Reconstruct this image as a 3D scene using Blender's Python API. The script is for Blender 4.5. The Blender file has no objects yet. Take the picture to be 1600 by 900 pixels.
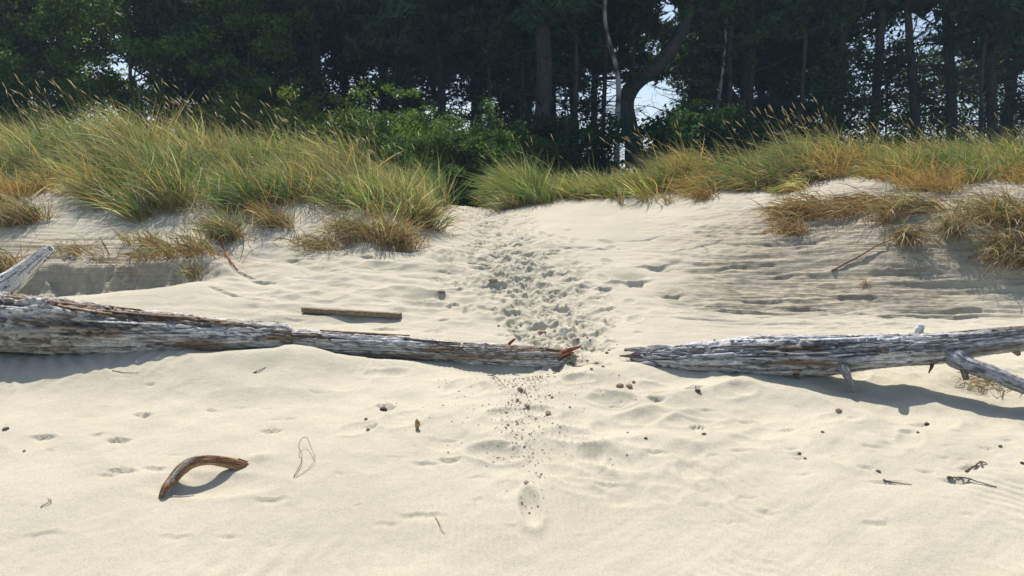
import bpy, math, random
import numpy as np
from mathutils import Vector

# ------------------------------------------------------------------ scene, camera, light
S = bpy.context.scene
COL = S.collection
F = 1155.0
PITCH = math.atan(120.0 / F)
CAMZ = 1.6
cam_d = bpy.data.cameras.new('camera')
cam = bpy.data.objects.new('camera', cam_d)
COL.objects.link(cam)
cam.location = (0, 0, CAMZ)
cam.rotation_euler = (math.radians(90) - PITCH, 0, 0)
cam_d.sensor_width = 36
cam_d.lens = F / 1600 * 36
cam_d.clip_start = 0.05
cam_d.clip_end = 3000
cam_d.dof.use_dof = True
cam_d.dof.focus_distance = 7.0
cam_d.dof.aperture_fstop = 2.8
S.camera = cam

SUN_EL = math.radians(60)
SUN_AZ = math.radians(-14)        # from +Y, negative = towards the left
W = bpy.data.worlds.new('World')
S.world = W
W.use_nodes = True
nt = W.node_tree
sky = nt.nodes.new('ShaderNodeTexSky')
sky.sky_type = 'NISHITA'
sky.sun_disc = False
sky.sun_elevation = SUN_EL
sky.sun_rotation = SUN_AZ
sky.air_density = 1.0
sky.dust_density = 1.6
nt.links.new(sky.outputs[0], nt.nodes['Background'].inputs[0])
nt.nodes['Background'].inputs[1].default_value = 0.10
sl = bpy.data.lights.new('sun', 'SUN')
sl.energy = 4.0
sl.angle = math.radians(0.55)
sl.color = (1.0, 0.94, 0.84)
sun = bpy.data.objects.new('sun', sl)
COL.objects.link(sun)
sd = Vector((math.sin(SUN_AZ) * math.cos(SUN_EL), math.cos(SUN_AZ) * math.cos(SUN_EL), math.sin(SUN_EL)))
sun.rotation_euler = sd.to_track_quat('Z', 'Y').to_euler()
S.view_settings.view_transform = 'Standard'
S.view_settings.look = 'None'
S.view_settings.gamma = 1
S.view_settings.exposure = 0.62

# ------------------------------------------------------------------ helpers
rng = np.random.default_rng(11)
random.seed(5)
pi = math.pi

def tanpix(py):
    return math.tan(math.atan(-(py - 450) / F) - PITCH)

def zp(py, d):
    return CAMZ + d * tanpix(py)

def at(px, py, d):
    """world point seen at pixel (px,py) lying at world depth y=d"""
    a = (px - 800) / F; b = -(py - 450) / F
    t = d / (b * math.sin(PITCH) + math.cos(PITCH))
    return np.array([a * t, d, CAMZ + t * (b * math.cos(PITCH) - math.sin(PITCH))])

def _h(ix, iy, s):
    n = (ix.astype(np.int64) * 374761393 + iy.astype(np.int64) * 668265263 + s * 1442695041) & 0xffffffff
    n = ((n ^ (n >> 13)) * 1274126177) & 0xffffffff
    n = n ^ (n >> 16)
    return (n & 0xffff) / 65535.0

def vn(x, y, s=0):
    x, y = np.broadcast_arrays(np.asarray(x, float), np.asarray(y, float))
    x0 = np.floor(x); y0 = np.floor(y)
    fx = x - x0; fy = y - y0
    fx = fx * fx * fx * (fx * (fx * 6 - 15) + 10); fy = fy * fy * fy * (fy * (fy * 6 - 15) + 10)
    a = _h(x0, y0, s); b = _h(x0 + 1, y0, s); c = _h(x0, y0 + 1, s); d = _h(x0 + 1, y0 + 1, s)
    return (a + (b - a) * fx) + ((c + (d - c) * fx) - (a + (b - a) * fx)) * fy

def fbm(x, y, s=0, o=4):
    v = 0; a = .5; t = 0
    for i in range(o):
        v = v + a * (vn(x * 2 ** i + i * 17.3, y * 2 ** i + i * 9.1, s + i * 7) - .5); t += a; a *= .5
    return v / t * 2      # about -1..1

def ss(e0, e1, x):
    t = np.clip((np.asarray(x, float) - e0) / (e1 - e0), 0, 1)
    return t * t * (3 - 2 * t)

def mesh(name, verts, faces, mat=None, parent=None, smooth=True, col=None, tag_=None, facemats=None):
    """verts (N,3); faces: (M,k) array or list of arrays"""
    me = bpy.data.meshes.new(name)
    verts = np.asarray(verts, np.float32)
    if not isinstance(faces, list): faces = [faces]
    faces = [np.asarray(f, np.int32) for f in faces if len(f)]
    me.vertices.add(len(verts)); me.vertices.foreach_set('co', verts.ravel())
    nl = sum(f.size for f in faces); npoly = sum(len(f) for f in faces)
    me.loops.add(nl); me.polygons.add(npoly)
    me.loops.foreach_set('vertex_index', np.concatenate([f.ravel() for f in faces]))
    tot = np.concatenate([np.full(len(f), f.shape[1], np.int32) for f in faces])
    st = np.concatenate([[0], np.cumsum(tot)[:-1]]).astype(np.int32)
    me.polygons.foreach_set('loop_start', st)
    me.polygons.foreach_set('loop_total', tot)
    me.polygons.foreach_set('use_smooth', np.full(npoly, smooth))
    me.update(calc_edges=True)
    if col is not None:
        c = np.ones((len(verts), 4), np.float32); col = np.asarray(col)
        c[:, :col.shape[1]] = col
        at_ = me.color_attributes.new('tint', 'FLOAT_COLOR', 'POINT')
        at_.data.foreach_set('color', c.ravel())
    if mat:
        me.materials.append(mat)
    o = bpy.data.objects.new(name, me)
    COL.objects.link(o)
    if parent: o.parent = parent
    return o

def tag(o, label=None, cat=None, group=None, kind=None):
    if label: o['label'] = label
    if cat: o['category'] = cat
    if group: o['group'] = group
    if kind: o['kind'] = kind
    return o

def empty(name, loc, rz=0, sc=1):
    o = bpy.data.objects.new(name, None); COL.objects.link(o)
    o.location = [float(v) for v in loc]; o.rotation_euler = (0, 0, rz); o.scale = (sc, sc, sc)
    o.empty_display_size = .1
    return o

def copy_tree(o, parent=None):
    c = o.copy(); COL.objects.link(c)
    if parent: c.parent = parent
    for ch in list(o.children): copy_tree(ch, c)
    return c

def spline(P, n):
    """Catmull-Rom resample of (k,m) control rows to n rows"""
    P = np.asarray(P, float)
    Q = np.vstack([2 * P[0] - P[1], P, 2 * P[-1] - P[-2]])
    k = len(P) - 1
    t = np.linspace(0, k, n); i = np.minimum(t.astype(int), k - 1); f = (t - i)[:, None]
    p0, p1, p2, p3 = Q[i], Q[i + 1], Q[i + 2], Q[i + 3]
    return .5 * ((2 * p1) + (-p0 + p2) * f + (2 * p0 - 5 * p1 + 4 * p2 - p3) * f ** 2 + (-p0 + 3 * p1 - 3 * p2 + p3) * f ** 3)

def tube(P, R, seg, disp=None, caps=True, raw=False):
    """swept tube with optional displacement disp(s_len, ang)->radius factor; returns verts, faces list"""
    P = np.asarray(P, float); R = np.asarray(R, float); n = len(P)
    T = np.gradient(P, axis=0); T /= np.linalg.norm(T, axis=1)[:, None] + 1e-9
    ref = np.array([0, 0, 1.0]) if abs(T[0][2]) < .9 else np.array([0, 1.0, 0])
    N = np.zeros_like(P); v = ref
    for i in range(n):
        v = v - T[i] * np.dot(v, T[i]); v /= np.linalg.norm(v) + 1e-9; N[i] = v
    B = np.cross(T, N)
    a = np.linspace(0, 2 * pi, seg, endpoint=False)
    s = np.concatenate([[0], np.cumsum(np.linalg.norm(np.diff(P, axis=0), axis=1))])
    rr = R[:, None] * np.ones(seg)[None]
    if disp is not None:
        rr = rr + disp(s[:, None], a[None, :], R[:, None])
    V = P[:, None] + rr[..., None] * (np.cos(a)[None, :, None] * N[:, None] + np.sin(a)[None, :, None] * B[:, None])
    V = V.reshape(-1, 3)
    i = np.arange(n - 1)[:, None] * seg; j = np.arange(seg)[None]; j2 = (j + 1) % seg
    Fq = np.stack([i + j, i + j2, i + seg + j2, i + seg + j], -1).reshape(-1, 4)
    fl = [Fq]
    if caps:
        V = np.vstack([V, P[0], P[-1]]); c0 = len(V) - 2; c1 = len(V) - 1
        j = np.arange(seg); j2 = (j + 1) % seg
        fl.append(np.stack([np.full(seg, c0), j2, j], -1))
        b = (n - 1) * seg
        fl.append(np.stack([np.full(seg, c1), b + j, b + j2], -1))
    return V, fl

def merge(parts):
    V = []; Fq = []; Ft = []; o = 0
    for v, fl in parts:
        if not isinstance(fl, list): fl = [fl]
        for f in fl:
            f = np.asarray(f)
            if len(f) == 0: continue
            (Fq if f.shape[1] == 4 else Ft).append(f + o)
        V.append(v); o += len(v)
    return np.vstack(V), [np.vstack(x) for x in (Fq, Ft) if x]

# ------------------------------------------------------------------ materials
def newmat(name):
    m = bpy.data.materials.new(name); m.use_nodes = True
    t = m.node_tree; b = t.nodes['Principled BSDF']
    return m, t, b

def nd(t, typ, **k):
    n = t.nodes.new(typ)
    for a, v in k.items():
        if a.startswith('i_'): n.inputs[a[2:].replace('_', ' ')].default_value = v
        else: setattr(n, a, v)
    return n

def ramp(t, fac, stops):
    r = t.nodes.new('ShaderNodeValToRGB')
    e = r.color_ramp.elements
    while len(e) < len(stops): e.new(.5)
    for i, (p, c) in enumerate(stops):
        e[i].position = p; e[i].color = (*c, 1) if len(c) == 3 else c
    t.links.new(fac, r.inputs[0])
    return r.outputs[0]

def mixc(t, fac, a, b, mode='MIX'):
    m = t.nodes.new('ShaderNodeMix'); m.data_type = 'RGBA'; m.blend_type = mode
    for s, v in ((m.inputs[0], fac), (m.inputs[6], a), (m.inputs[7], b)):
        if hasattr(v, 'is_output') or isinstance(v, bpy.types.NodeSocket): t.links.new(v, s)
        elif isinstance(v, (int, float)): s.default_value = v
        else: s.default_value = (*v, 1)
    return m.outputs[2]

def sand_material():
    m, t, b = newmat('sand')
    tc = nd(t, 'ShaderNodeTexCoord')
    n1 = nd(t, 'ShaderNodeTexNoise', i_Scale=1.3, i_Detail=5.0, i_Roughness=.6); t.links.new(tc.outputs['Object'], n1.inputs[0])
    n2 = nd(t, 'ShaderNodeTexNoise', i_Scale=140.0, i_Detail=4.0, i_Roughness=.8); t.links.new(tc.outputs['Object'], n2.inputs[0])
    n3 = nd(t, 'ShaderNodeTexNoise', i_Scale=18.0, i_Detail=5.0, i_Roughness=.65); t.links.new(tc.outputs['Object'], n3.inputs[0])
    base = ramp(t, n1.outputs[0], [(.3, (.44, .41, .32)), (.7, (.51, .475, .375))])
    sp = ramp(t, n2.outputs[0], [(.36, (.70, .68, .64)), (.52, (1, 1, 1)), (.68, (1.1, 1.1, 1.1))])
    c = mixc(t, .8, base, sp, 'MULTIPLY')
    # forest litter where the 'tint' red channel says so, grey cut sand with its shade painted in by green
    at_ = nd(t, 'ShaderNodeVertexColor', layer_name='tint')
    sep = nd(t, 'ShaderNodeSeparateColor'); t.links.new(at_.outputs[0], sep.inputs[0])
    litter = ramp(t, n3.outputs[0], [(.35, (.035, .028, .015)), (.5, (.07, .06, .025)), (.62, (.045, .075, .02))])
    darkened = ramp(t, n3.outputs[0], [(.3, (.25, .22, .165)), (.7, (.44, .395, .31))])  # grey cut sand, made darker to carry the shade of the banks
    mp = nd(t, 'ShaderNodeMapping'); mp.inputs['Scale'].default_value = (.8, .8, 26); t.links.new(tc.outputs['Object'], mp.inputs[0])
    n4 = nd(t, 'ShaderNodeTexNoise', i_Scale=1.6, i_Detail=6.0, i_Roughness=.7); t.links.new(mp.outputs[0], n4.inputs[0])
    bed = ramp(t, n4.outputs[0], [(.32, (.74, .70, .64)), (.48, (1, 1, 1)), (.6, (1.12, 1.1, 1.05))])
    darkened = mixc(t, .9, darkened, bed, 'MULTIPLY')
    c = mixc(t, sep.outputs[1], c, darkened)
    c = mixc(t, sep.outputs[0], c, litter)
    t.links.new(c, b.inputs['Base Color'])
    b.inputs['Roughness'].default_value = .95
    b.inputs['Specular IOR Level'].default_value = .15
    bp = nd(t, 'ShaderNodeBump', i_Strength=.35, i_Distance=.004)
    t.links.new(n2.outputs[0], bp.inputs['Height'])
    bp2 = nd(t, 'ShaderNodeBump', i_Strength=.55, i_Distance=.012)
    t.links.new(n3.outputs[0], bp2.inputs['Height']); t.links.new(bp.outputs[0], bp2.inputs['Normal'])
    bp3 = nd(t, 'ShaderNodeBump', i_Distance=.05)
    t.links.new(sep.outputs[1], bp3.inputs['Strength']); t.links.new(n4.outputs[0], bp3.inputs['Height']); t.links.new(bp2.outputs[0], bp3.inputs['Normal'])
    t.links.new(bp3.outputs[0], b.inputs['Normal'])
    return m

def leafy_material(name, rough=.55, trans=.35, spec=.3):
    m, t, b = newmat(name)
    at_ = nd(t, 'ShaderNodeVertexColor', layer_name='tint')
    t.links.new(at_.outputs[0], b.inputs['Base Color'])
    b.inputs['Roughness'].default_value = rough
    b.inputs['Specular IOR Level'].default_value = spec
    tr = nd(t, 'ShaderNodeBsdfTranslucent'); mx = nd(t, 'ShaderNodeMixShader'); mx.inputs[0].default_value = trans
    g = mixc(t, 1.0, at_.outputs[0], (1.15, 1.2, .75), 'MULTIPLY')
    t.links.new(g, tr.inputs[0])
    t.links.new(b.outputs[0], mx.inputs[1]); t.links.new(tr.outputs[0], mx.inputs[2])
    t.links.new(mx.outputs[0], t.nodes['Material Output'].inputs[0])
    return m

def tint_material(name, rough=.85, bump=.5, scale=60, stretch=(1, 1, 1), var=.5):
    """colour from the 'tint' attribute, broken up with noise"""
    m, t, b = newmat(name)
    at_ = nd(t, 'ShaderNodeVertexColor', layer_name='tint')
    tc = nd(t, 'ShaderNodeTexCoord'); mp = nd(t, 'ShaderNodeMapping'); mp.inputs['Scale'].default_value = stretch
    t.links.new(tc.outputs['Object'], mp.inputs[0])
    n = nd(t, 'ShaderNodeTexNoise', i_Scale=float(scale), i_Detail=6.0, i_Roughness=.7); t.links.new(mp.outputs[0], n.inputs[0])
    v = ramp(t, n.outputs[0], [(.3, (1 - var,) * 3), (.7, (1 + var * .5,) * 3)])
    c = mixc(t, 1.0, at_.outputs[0], v, 'MULTIPLY')
    t.links.new(c, b.inputs['Base Color'])
    b.inputs['Roughness'].default_value = rough
    b.inputs['Specular IOR Level'].default_value = .2
    bp = nd(t, 'ShaderNodeBump', i_Strength=bump, i_Distance=.01); t.links.new(n.outputs[0], bp.inputs['Height'])
    t.links.new(bp.outputs[0], b.inputs['Normal'])
    return m

M_sand = sand_material()
M_grass = leafy_material('marram_blades', .5, .35, .35)
M_leaf = leafy_material('leaves', .6, .5, .2)
M_needle = leafy_material('needles', .6, .2, .2)
M_wood = tint_material('weathered_wood', .85, 1.0, 14, (1, 9, 9), .65)
M_wood2 = tint_material('bare_wood', .75, .6, 30, (1, 1, 1), .35)
M_bark = tint_material('tree_bark', .9, .9, 12, (3, 3, .6), .5)
M_crumb = tint_material('sand_lumps', .95, .5, 90, (1, 1, 1), .3)

# ------------------------------------------------------------------ ground
NEAR = [(900, 3.1), (780, 3.65), (700, 4.2), (640, 4.75), (605, 5.1), (580, 5.4), (560, 5.75)]
def prof(extra, tailz=1.25):
    pts = [(-400, -1.5), (-20, -.9), (0, -.35), (2, -.1)] + [(d, zp(p, d)) for p, d in NEAR + extra]
    zt = pts[-1][1]; dl = pts[-1][0]
    pts += [(dl + 1.0, zt - .12), (dl + 2.6, tailz + .1), (dl + 5, tailz), (60, tailz - .6), (400, tailz - 6)]
    return np.array(pts)
COLS = {
  -300: prof([(520, 6.3), (480, 7.1), (470, 7.55), (400, 7.9), (375, 8.2), (340, 8.7), (305, 9.3), (280, 10), (265, 11)]),
  0:   prof([(520, 6.3), (480, 7.1), (470, 7.60), (400, 7.9), (380, 8.2), (345, 8.7), (308, 9.3), (280, 10), (262, 11)]),
  100: prof([(515, 6.4), (463, 6.9), (470, 7.50), (400, 7.9), (375, 8.2), (340, 8.7), (305, 9.3), (272, 10), (250, 11)]),
  200: prof([(515, 6.3), (450, 7.1), (462, 7.50), (398, 7.9), (372, 8.3), (346, 8.8), (300, 9.3), (262, 10), (242, 11)]),
  310: prof([(515, 6.3), (437, 7.25), (440, 7.65), (405, 8.0), (372, 8.5), (345, 8.9), (300, 9.5), (258, 10.4), (240, 11.2)]),
  400: prof([(515, 6.4), (455, 7.3), (405, 8.2), (380, 8.5), (350, 8.9), (310, 9.5), (272, 10.5), (255, 11.3)]),
  550: prof([(515, 6.4), (450, 7.4), (410, 8.2), (390, 8.6), (350, 8.95), (318, 9.5), (290, 10.4), (280, 11.3)]),
  640: prof([(515, 6.4), (450, 7.4), (410, 8.2), (385, 8.8), (352, 9.2), (327, 9.8), (312, 10.7), (306, 11.5)]),
  700: prof([(515, 6.4), (450, 7.4), (410, 8.2), (380, 8.9), (345, 10), (325, 11.2), (318, 12)]),
  760: prof([(515, 6.4), (450, 7.5), (410, 8.3), (380, 9.0), (346, 10.4), (328, 11.3), (321, 12.2)]),
  850: prof([(515, 6.4), (450, 7.5), (410, 8.2), (380, 8.8), (345, 10.0), (328, 10.8), (312, 11.6), (308, 12.2)]),
  1000: prof([(515, 6.4), (448, 7.5), (400, 8.3), (360, 9.2), (330, 10.1), (305, 10.8), (290, 12)]),
  1200: prof([(520, 6.4), (474, 7.2), (432, 7.6), (375, 8.1), (333, 9.0), (303, 9.9), (283, 10.6), (272, 11.7)]),
  1300: prof([(520, 6.4), (490, 7.0), (445, 7.5), (375, 8.05), (345, 8.5), (303, 9.1), (280, 10.0), (262, 11.3)]),
  1400: prof([(520, 6.4), (497, 7.0), (450, 7.42), (368, 7.95), (325, 8.35), (300, 9.0), (275, 9.8), (258, 11.2)]),
  1600: prof([(520, 6.4), (502, 7.0), (460, 7.42), (362, 7.9), (335, 8.1), (305, 8.7), (284, 9.6), (265, 11)]),
  1900: prof([(520, 6.4), (502, 7.0), (460, 7.42), (362, 7.9), (330, 8.1), (300, 8.7), (284, 9.6), (265, 11)]),
}
def base_height(X, Y):
    ys = Y[:, 0]
    H = np.zeros_like(X)
    U = X / np.maximum(Y, 2.5) * F + 800
    keys = sorted(COLS)
    prof_s = {}
    for k in keys:
        # smoothed profile sampled at ys
        p = COLS[k]
        z = np.zeros_like(ys)
        for o, w in ((-.18, .2), (-.07, .3), (.07, .3), (.18, .2)):
            z += w * np.interp(ys + o, p[:, 0], p[:, 1])
        prof_s[k] = z[:, None]
    U = np.clip(U, keys[0], keys[-1])
    for a, b in zip(keys[:-1], keys[1:]):
        m = (U >= a) & (U <= b)
        f = (U - a) / (b - a); f = f * f * (3 - 2 * f) * .5 + f * .5
        H = np.where(m, prof_s[a] * (1 - f) + prof_s[b] * f, H)
    return H, U

def _unused(parts):
    out = []
    for a, b, st in parts:
        out.append(np.arange(a, b, st))
    return np.unique(np.concatenate(out))
gx = np.concatenate([-np.geomspace(420, 9.3, 26), np.arange(-9.2, -4.4, .03), np.arange(-4.4, 4.4, .0125), np.arange(4.4, 9.2, .03), np.geomspace(9.3, 420, 26)])
gy = np.concatenate([-np.geomspace(400, 1, 12), [0, 1, 1.6, 2.1], np.arange(2.3, 5, .011), np.arange(5, 9.2, .0105), np.arange(9.2, 12.8, .022), np.arange(12.8, 16, .1), np.geomspace(16.1, 600, 34)])
X, Y = np.meshgrid(gx, gy)
H, U = base_height(X, Y)
def band(cx, cd, rx, rd):
    return np.exp(-((U - cx) / rx) ** 2 - ((Y - cd) / rd) ** 2)
# drifts heaped against the logs
H += .095 * band(505, 5.48, 60, .17) + .05 * band(610, 5.5, 55, .14) + .04 * band(400, 5.35, 60, .12)
H += .05 * band(560, 6.1, 160, .25)
H += np.interp(U, [-100, 0, 200, 330, 440, 520], [.09, .10, .135, .15, .13, .0]) * ss(4.75, 5.45, Y) * (1 - ss(5.6, 6.2, Y))
H -= .075 * band(800, 5.5, 110, .18)
H += .05 * band(985, 5.8, 45, .15)
H += .03 * band(930, 5.3, 60, .15)
# wind-cut bank on the left: a near vertical face under the grass
kx = [-300, 0, 100, 200, 300, 380]
lo = np.interp(U, kx, [zp(p, 7.5) for p in (478, 478, 476, 468, 450, 425)])
hi = np.interp(U, kx, [zp(p, 7.85) for p in (400, 400, 402, 396, 392, 400)])
hi = hi + .07 * fbm(X * 1.8, Y * 3, 56, 4); lo = lo + .05 * fbm(X * 1.5, Y * 6, 55, 3)
yo = Y + .20 * fbm(X * 1.3, Y * 0, 57, 3) + .06 * fbm(X * 6, Y * 5, 58, 4)
yo = yo + .06 * fbm(X * 9, Y * 5, 59, 4)
cut = lo + (hi - lo) * (.16 * ss(7.36, 7.55, yo) + .60 * ss(7.52, 7.70, yo) + .24 * ss(7.66, 7.98, yo))
wc = (1 - ss(330, 400, U)) * ss(7.25, 7.45, Y) * (1 - ss(7.9, 8.15, Y))
H = H * (1 - wc) + cut * wc
# broad undulation, hummocks behind the log and smooth wind-blown front
inview = ss(2.2, 3, Y) * (1 - ss(12.5, 13.5, Y)) * (1 - ss(9.3, 14, np.abs(X)))
H += .035 * fbm(X * .7, Y * .9, 3) * inview
hum = ss(6.1, 6.9, Y) * (1 - ss(8.6, 9.2, Y)) * (1 - ss(820, 1000, U)) * ss(300, 420, U)
rid = 1 - np.abs(fbm(X * 1.5 + 4, Y * 2.8, 9, 3)) * 2.0
H += hum * (.045 * rid + .02 * fbm(X * 4, Y * 7, 12, 3))
front = (1 - ss(5.4, 6.0, Y)) * inview
rid2 = 1 - np.abs(fbm(X * 1.6 + Y * .8, Y * 1.6 - X * .3, 29, 3)) * 2
H += front * ss(3.5, 4.6, Y) * (.042 * rid2) * (.5 + .5 * ss(780, 1000, U))
# wind ripples: lines running away from the viewer on the left, slanting on the right
sl_ = 1.0 * ss(500, 1200, U)
ph = X * 1.0 + sl_ * Y * 1.1 + .25 * fbm(X * 2, Y * 2, 41, 3)
H += front * .0055 * np.sin(ph * 2 * pi / .12) * ss(-.2, .5, fbm(X * 1.1, Y * 1.1, 43, 2))
H += inview * .004 * fbm(X * 9, Y * 9, 14, 4)
sx = X * .82 + Y * .57; sy = -X * .57 + Y * .82
H += front * (.3 + .7 * ss(500, 1000, U)) * .011 * fbm(sx * .9, sy * 5.5, 45, 4)
H += (inview - front) * (1 - ss(8.5, 9.2, Y)) * .010 * fbm(X * 1.3 + Y * .5, Y * 7, 46, 4) * 1.0
# cut strata on the right hand slope and on the left scarp
right = ss(930, 1180, U) * ss(6.7, 7.1, Y) * (1 - ss(8.9, 9.9, Y))
left = (1 - ss(330, 460, U)) * ss(7.45, 7.65, Y) * (1 - ss(9.0, 9.4, Y))
zz = H + .09 * fbm(X * .5, Y * .3, 51, 4) + .05 * X * (1 - ss(1100, 1400, U)) * ss(850, 1000, U)
for per, am, sd_ in ((.075, .055, 1), (.036, .030, 2), (.13, .050, 3)):
    q = zz / per; k = np.floor(q); fr = q - k
    amp = np.clip(vn(X * 1.3 + k * 7.7, k * 3.1, 60 + sd_) * 2.6 - 1.1, 0, 1)
    step = ss(0.45, .95, fr) - fr
    H += (right * 1.0 + left * .6) * am * amp * step
r2 = ss(930, 1150, U) * ss(6.3, 6.8, Y) * (1 - ss(9.6, 10.4, Y))
q_ = fbm(X * 1.7, (zz + .12 * Y) * 22, 68, 4)
H += r2 * .022 * (1 - 2.2 * np.abs(q_)) * ss(-.3, .4, fbm(X * 1.1, Y * 1.4, 69, 3))
H += r2 * .016 * fbm(X * 6, Y * 14, 70, 4)
H += right * .022 * fbm(X * 2.2, Y * 10, 66, 4) + left * .012 * fbm(X * 2.2, Y * 12, 67, 4)
# hollows under overhanging roots, dark pits at (980,430) (1050,460)
for (px, d, rx, rd, dp) in ((985, 7.75, 26, .09, .07), (1050, 7.3, 16, .06, .05), (1035, 7.95, 22, .06, .05), (1130, 7.05, 60, .05, .05), (1060, 7.1, 30, .05, .035), (1440, 7.1, 70, .05, .06), (1190, 7.6, 60, .06, .05), (1240, 8.1, 50, .06, .04)):
    H -= dp * band(px, d, rx, rd)

IX0, IX1 = np.searchsorted(gx, -9), np.searchsorted(gx, 9)
def dent(x, y, ang, a, b, dep, rim=.35, sharp=4):
    """a print or scour: ellipse a x b, turned by ang"""
    R = max(a, b) * 2.0
    i0, i1 = np.searchsorted(gy, [y - R, y + R]); j0, j1 = np.searchsorted(gx, [x - R, x + R])
    if i1 - i0 < 2 or j1 - j0 < 2: return
    xx = X[i0:i1, j0:j1] - x; yy = Y[i0:i1, j0:j1] - y
    c, s = math.cos(ang), math.sin(ang)
    u = (xx * c + yy * s) / a; v = (-xx * s + yy * c) / b
    r = np.sqrt(u * u + v * v)
    H[i0:i1, j0:j1] += -dep * np.exp(-r ** sharp) + dep * rim * np.exp(-((r - 1.3) / .28) ** 2)

def scour(x, y, w, l, dep, soft=.10, pw=4):
    """wind-cut nick: a steep little lip on the far side, a long tail toward the viewer side"""
    R = max(w, l) * 2.2
    i0, i1 = np.searchsorted(gy, [y - R, y + R]); j0, j1 = np.searchsorted(gx, [x - R, x + R])
    if i1 - i0 < 2 or j1 - j0 < 2: return
    xx = X[i0:i1, j0:j1] - x; yy = Y[i0:i1, j0:j1] - y
    edge = .45 * l * fbm(xx / w * 1.3 + x * 9, yy * 0 + y, 17, 3)
    v = (yy - edge)
    dep = dep * 1.0; l = l * .7; w = w * 1.15
    prof_ = np.where(v > 0, np.exp(-(v / (soft * l)) ** 2), np.exp(-(v / l) ** 2))
    H[i0:i1, j0:j1] -= dep * prof_ * np.exp(-np.abs(xx / w) ** pw)
    H[i0:i1, j0:j1] += dep * .6 * np.exp(-((v - .30 * l) / (.2 * l)) ** 2) * np.exp(-(xx / w) ** 2)

# trampled path: centre px, half width px along depth
PATH = np.array([[3.6, 845, 38], [4.1, 825, 40], [4.7, 810, 40], [5.15, 812, 45], [5.5, 870, 60], [5.9, 900, 65], [6.4, 872, 74], [7.0, 840, 80], [7.8, 808, 76], [8.6, 788, 66], [9.6, 772, 56], [11, 755, 48], [12.3, 745, 42]])
pc = np.interp(Y, PATH[:, 0], PATH[:, 1]); pw = np.interp(Y, PATH[:, 0], PATH[:, 2])
pm = np.exp(-((U - pc) / pw) ** 2) * ss(5.5, 6.2, Y) * (1 - ss(12.3, 13, Y))
H += pm * (.030 * fbm(X * 3.5, Y * 4.5, 71, 4) + .008 * fbm(X * 11, Y * 11, 72, 3))
H -= pm * .03
for i in range(330):
    d = float(rng.uniform(5.5, 12.3) if i > 120 else rng.uniform(6, 8.5))
    c_ = np.interp(d, PATH[:, 0], PATH[:, 1]); w_ = np.interp(d, PATH[:, 0], PATH[:, 2])
    px = rng.normal(c_, w_ * .62)
    x = (px - 800) / F * d
    s = rng.uniform(.6, 1.0)
    dent(x, d, pi / 2 + rng.normal(0, .7), .13 * s, .045 * s, rng.uniform(.010, .030) * s, .45, 3)
for i in range(520):
    d = float(rng.uniform(5.9, 12.0)); c_ = np.interp(d, PATH[:, 0], PATH[:, 1]); w_ = np.interp(d, PATH[:, 0], PATH[:, 2])
    scour((rng.normal(c_, w_ * .6) - 800) / F * d, d, rng.uniform(.03, .09), rng.uniform(.04, .11), rng.uniform(.006, .026))
for i in range(90):     # scattered prints off the path
    d = float(rng.uniform(6.1, 9)); px = rng.uniform(660, 1010)
    dent((px - 800) / F * d, d, pi / 2 + rng.normal(0, .8), .11 * rng.uniform(.5, 1), .055, rng.uniform(.008, .02), .4, 3)
# prints in front of the log
for px, py_, d, a, b, dp in ((770, 712, 4.12, .14, .09, .035), (830, 795, 3.6, .05, .13, .03), (790, 655, 4.6, .11, .08, .02), (845, 650, 4.65, .1, .07, .02), (905, 690, 4.3, .16, .08, .015), (960, 632, 4.85, .14, .07, .02), (1010, 655, 4.6, .16, .08, .018), (1090, 665, 4.5, .14, .08, .02), (975, 718, 4.05, .2, .1, .014), (905, 600, 5.15, .1, .06, .02), (600, 560, 5.3, .15, .06, .012),
                         (935, 575, 5.5, .07, .05, .02), (905, 560, 5.62, .06, .05, .02)):
    dent((px - 800) / F * d, d, rng.uniform(-.4, .4), a, b, dp, .5, 3)
SC = [(50, 688, .06, .08, .018), (210, 653, .045, .05, .02), (215, 655, .03, .05, .02), (170, 692, .05, .06, .025), (135, 686, .03, .04, .014), (320, 646, .03, .04, .015), (225, 613, .03, .04, .012), (60, 708, .02, .03, .01),
      (170, 742, .06, .05, .02), (225, 738, .05, .05, .015), (150, 748, .05, .04, .014), (600, 640, .05, .05, .03), (575, 672, .03, .04, .018), (415, 676, .05, .05, .02), (445, 660, .03, .03, .012), (530, 690, .02, .03, .01),
      (700, 722, .05, .05, .018), (660, 728, .06, .05, .012), (965, 635, .05, .05, .02), (1030, 632, .05, .06, .02), (940, 620, .04, .04, .018), (1090, 613, .05, .05, .025), (1098, 677, .04, .07, .03), (1110, 645, .05, .05, .014),
      (1180, 662, .06, .04, .018), (1240, 676, .04, .03, .014), (1285, 677, .02, .03, .01), (1450, 663, .04, .04, .022), (1430, 676, .04, .04, .014), (1375, 702, .05, .04, .012), (1250, 710, .03, .03, .012), (1258, 718, .03, .03, .012),
      (1262, 724, .03, .03, .012), (1370, 736, .03, .04, .014), (1405, 756, .08, .04, .012), (1535, 730, .05, .06, .022), (1515, 752, .06, .05, .02), (1465, 738, .04, .04, .014), (1495, 715, .03, .03, .01), (1560, 700, .03, .03, .012), (1595, 690, .03, .03, .01),
      (1390, 820, .05, .05, .010), (1270, 747, .03, .03, .01), (1120, 717, .03, .03, .008), (1165, 712, .05, .04, .010), (1180, 776, .04, .03, .008), (40, 840, .07, .06, .007), (655, 805, .10, .06, .010), (255, 845, .06, .06, .007), (410, 780, .07, .05, .012), (700, 690, .04, .04, .01), (1030, 712, .05, .05, .014), (955, 757, .06, .04, .012)]
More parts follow.
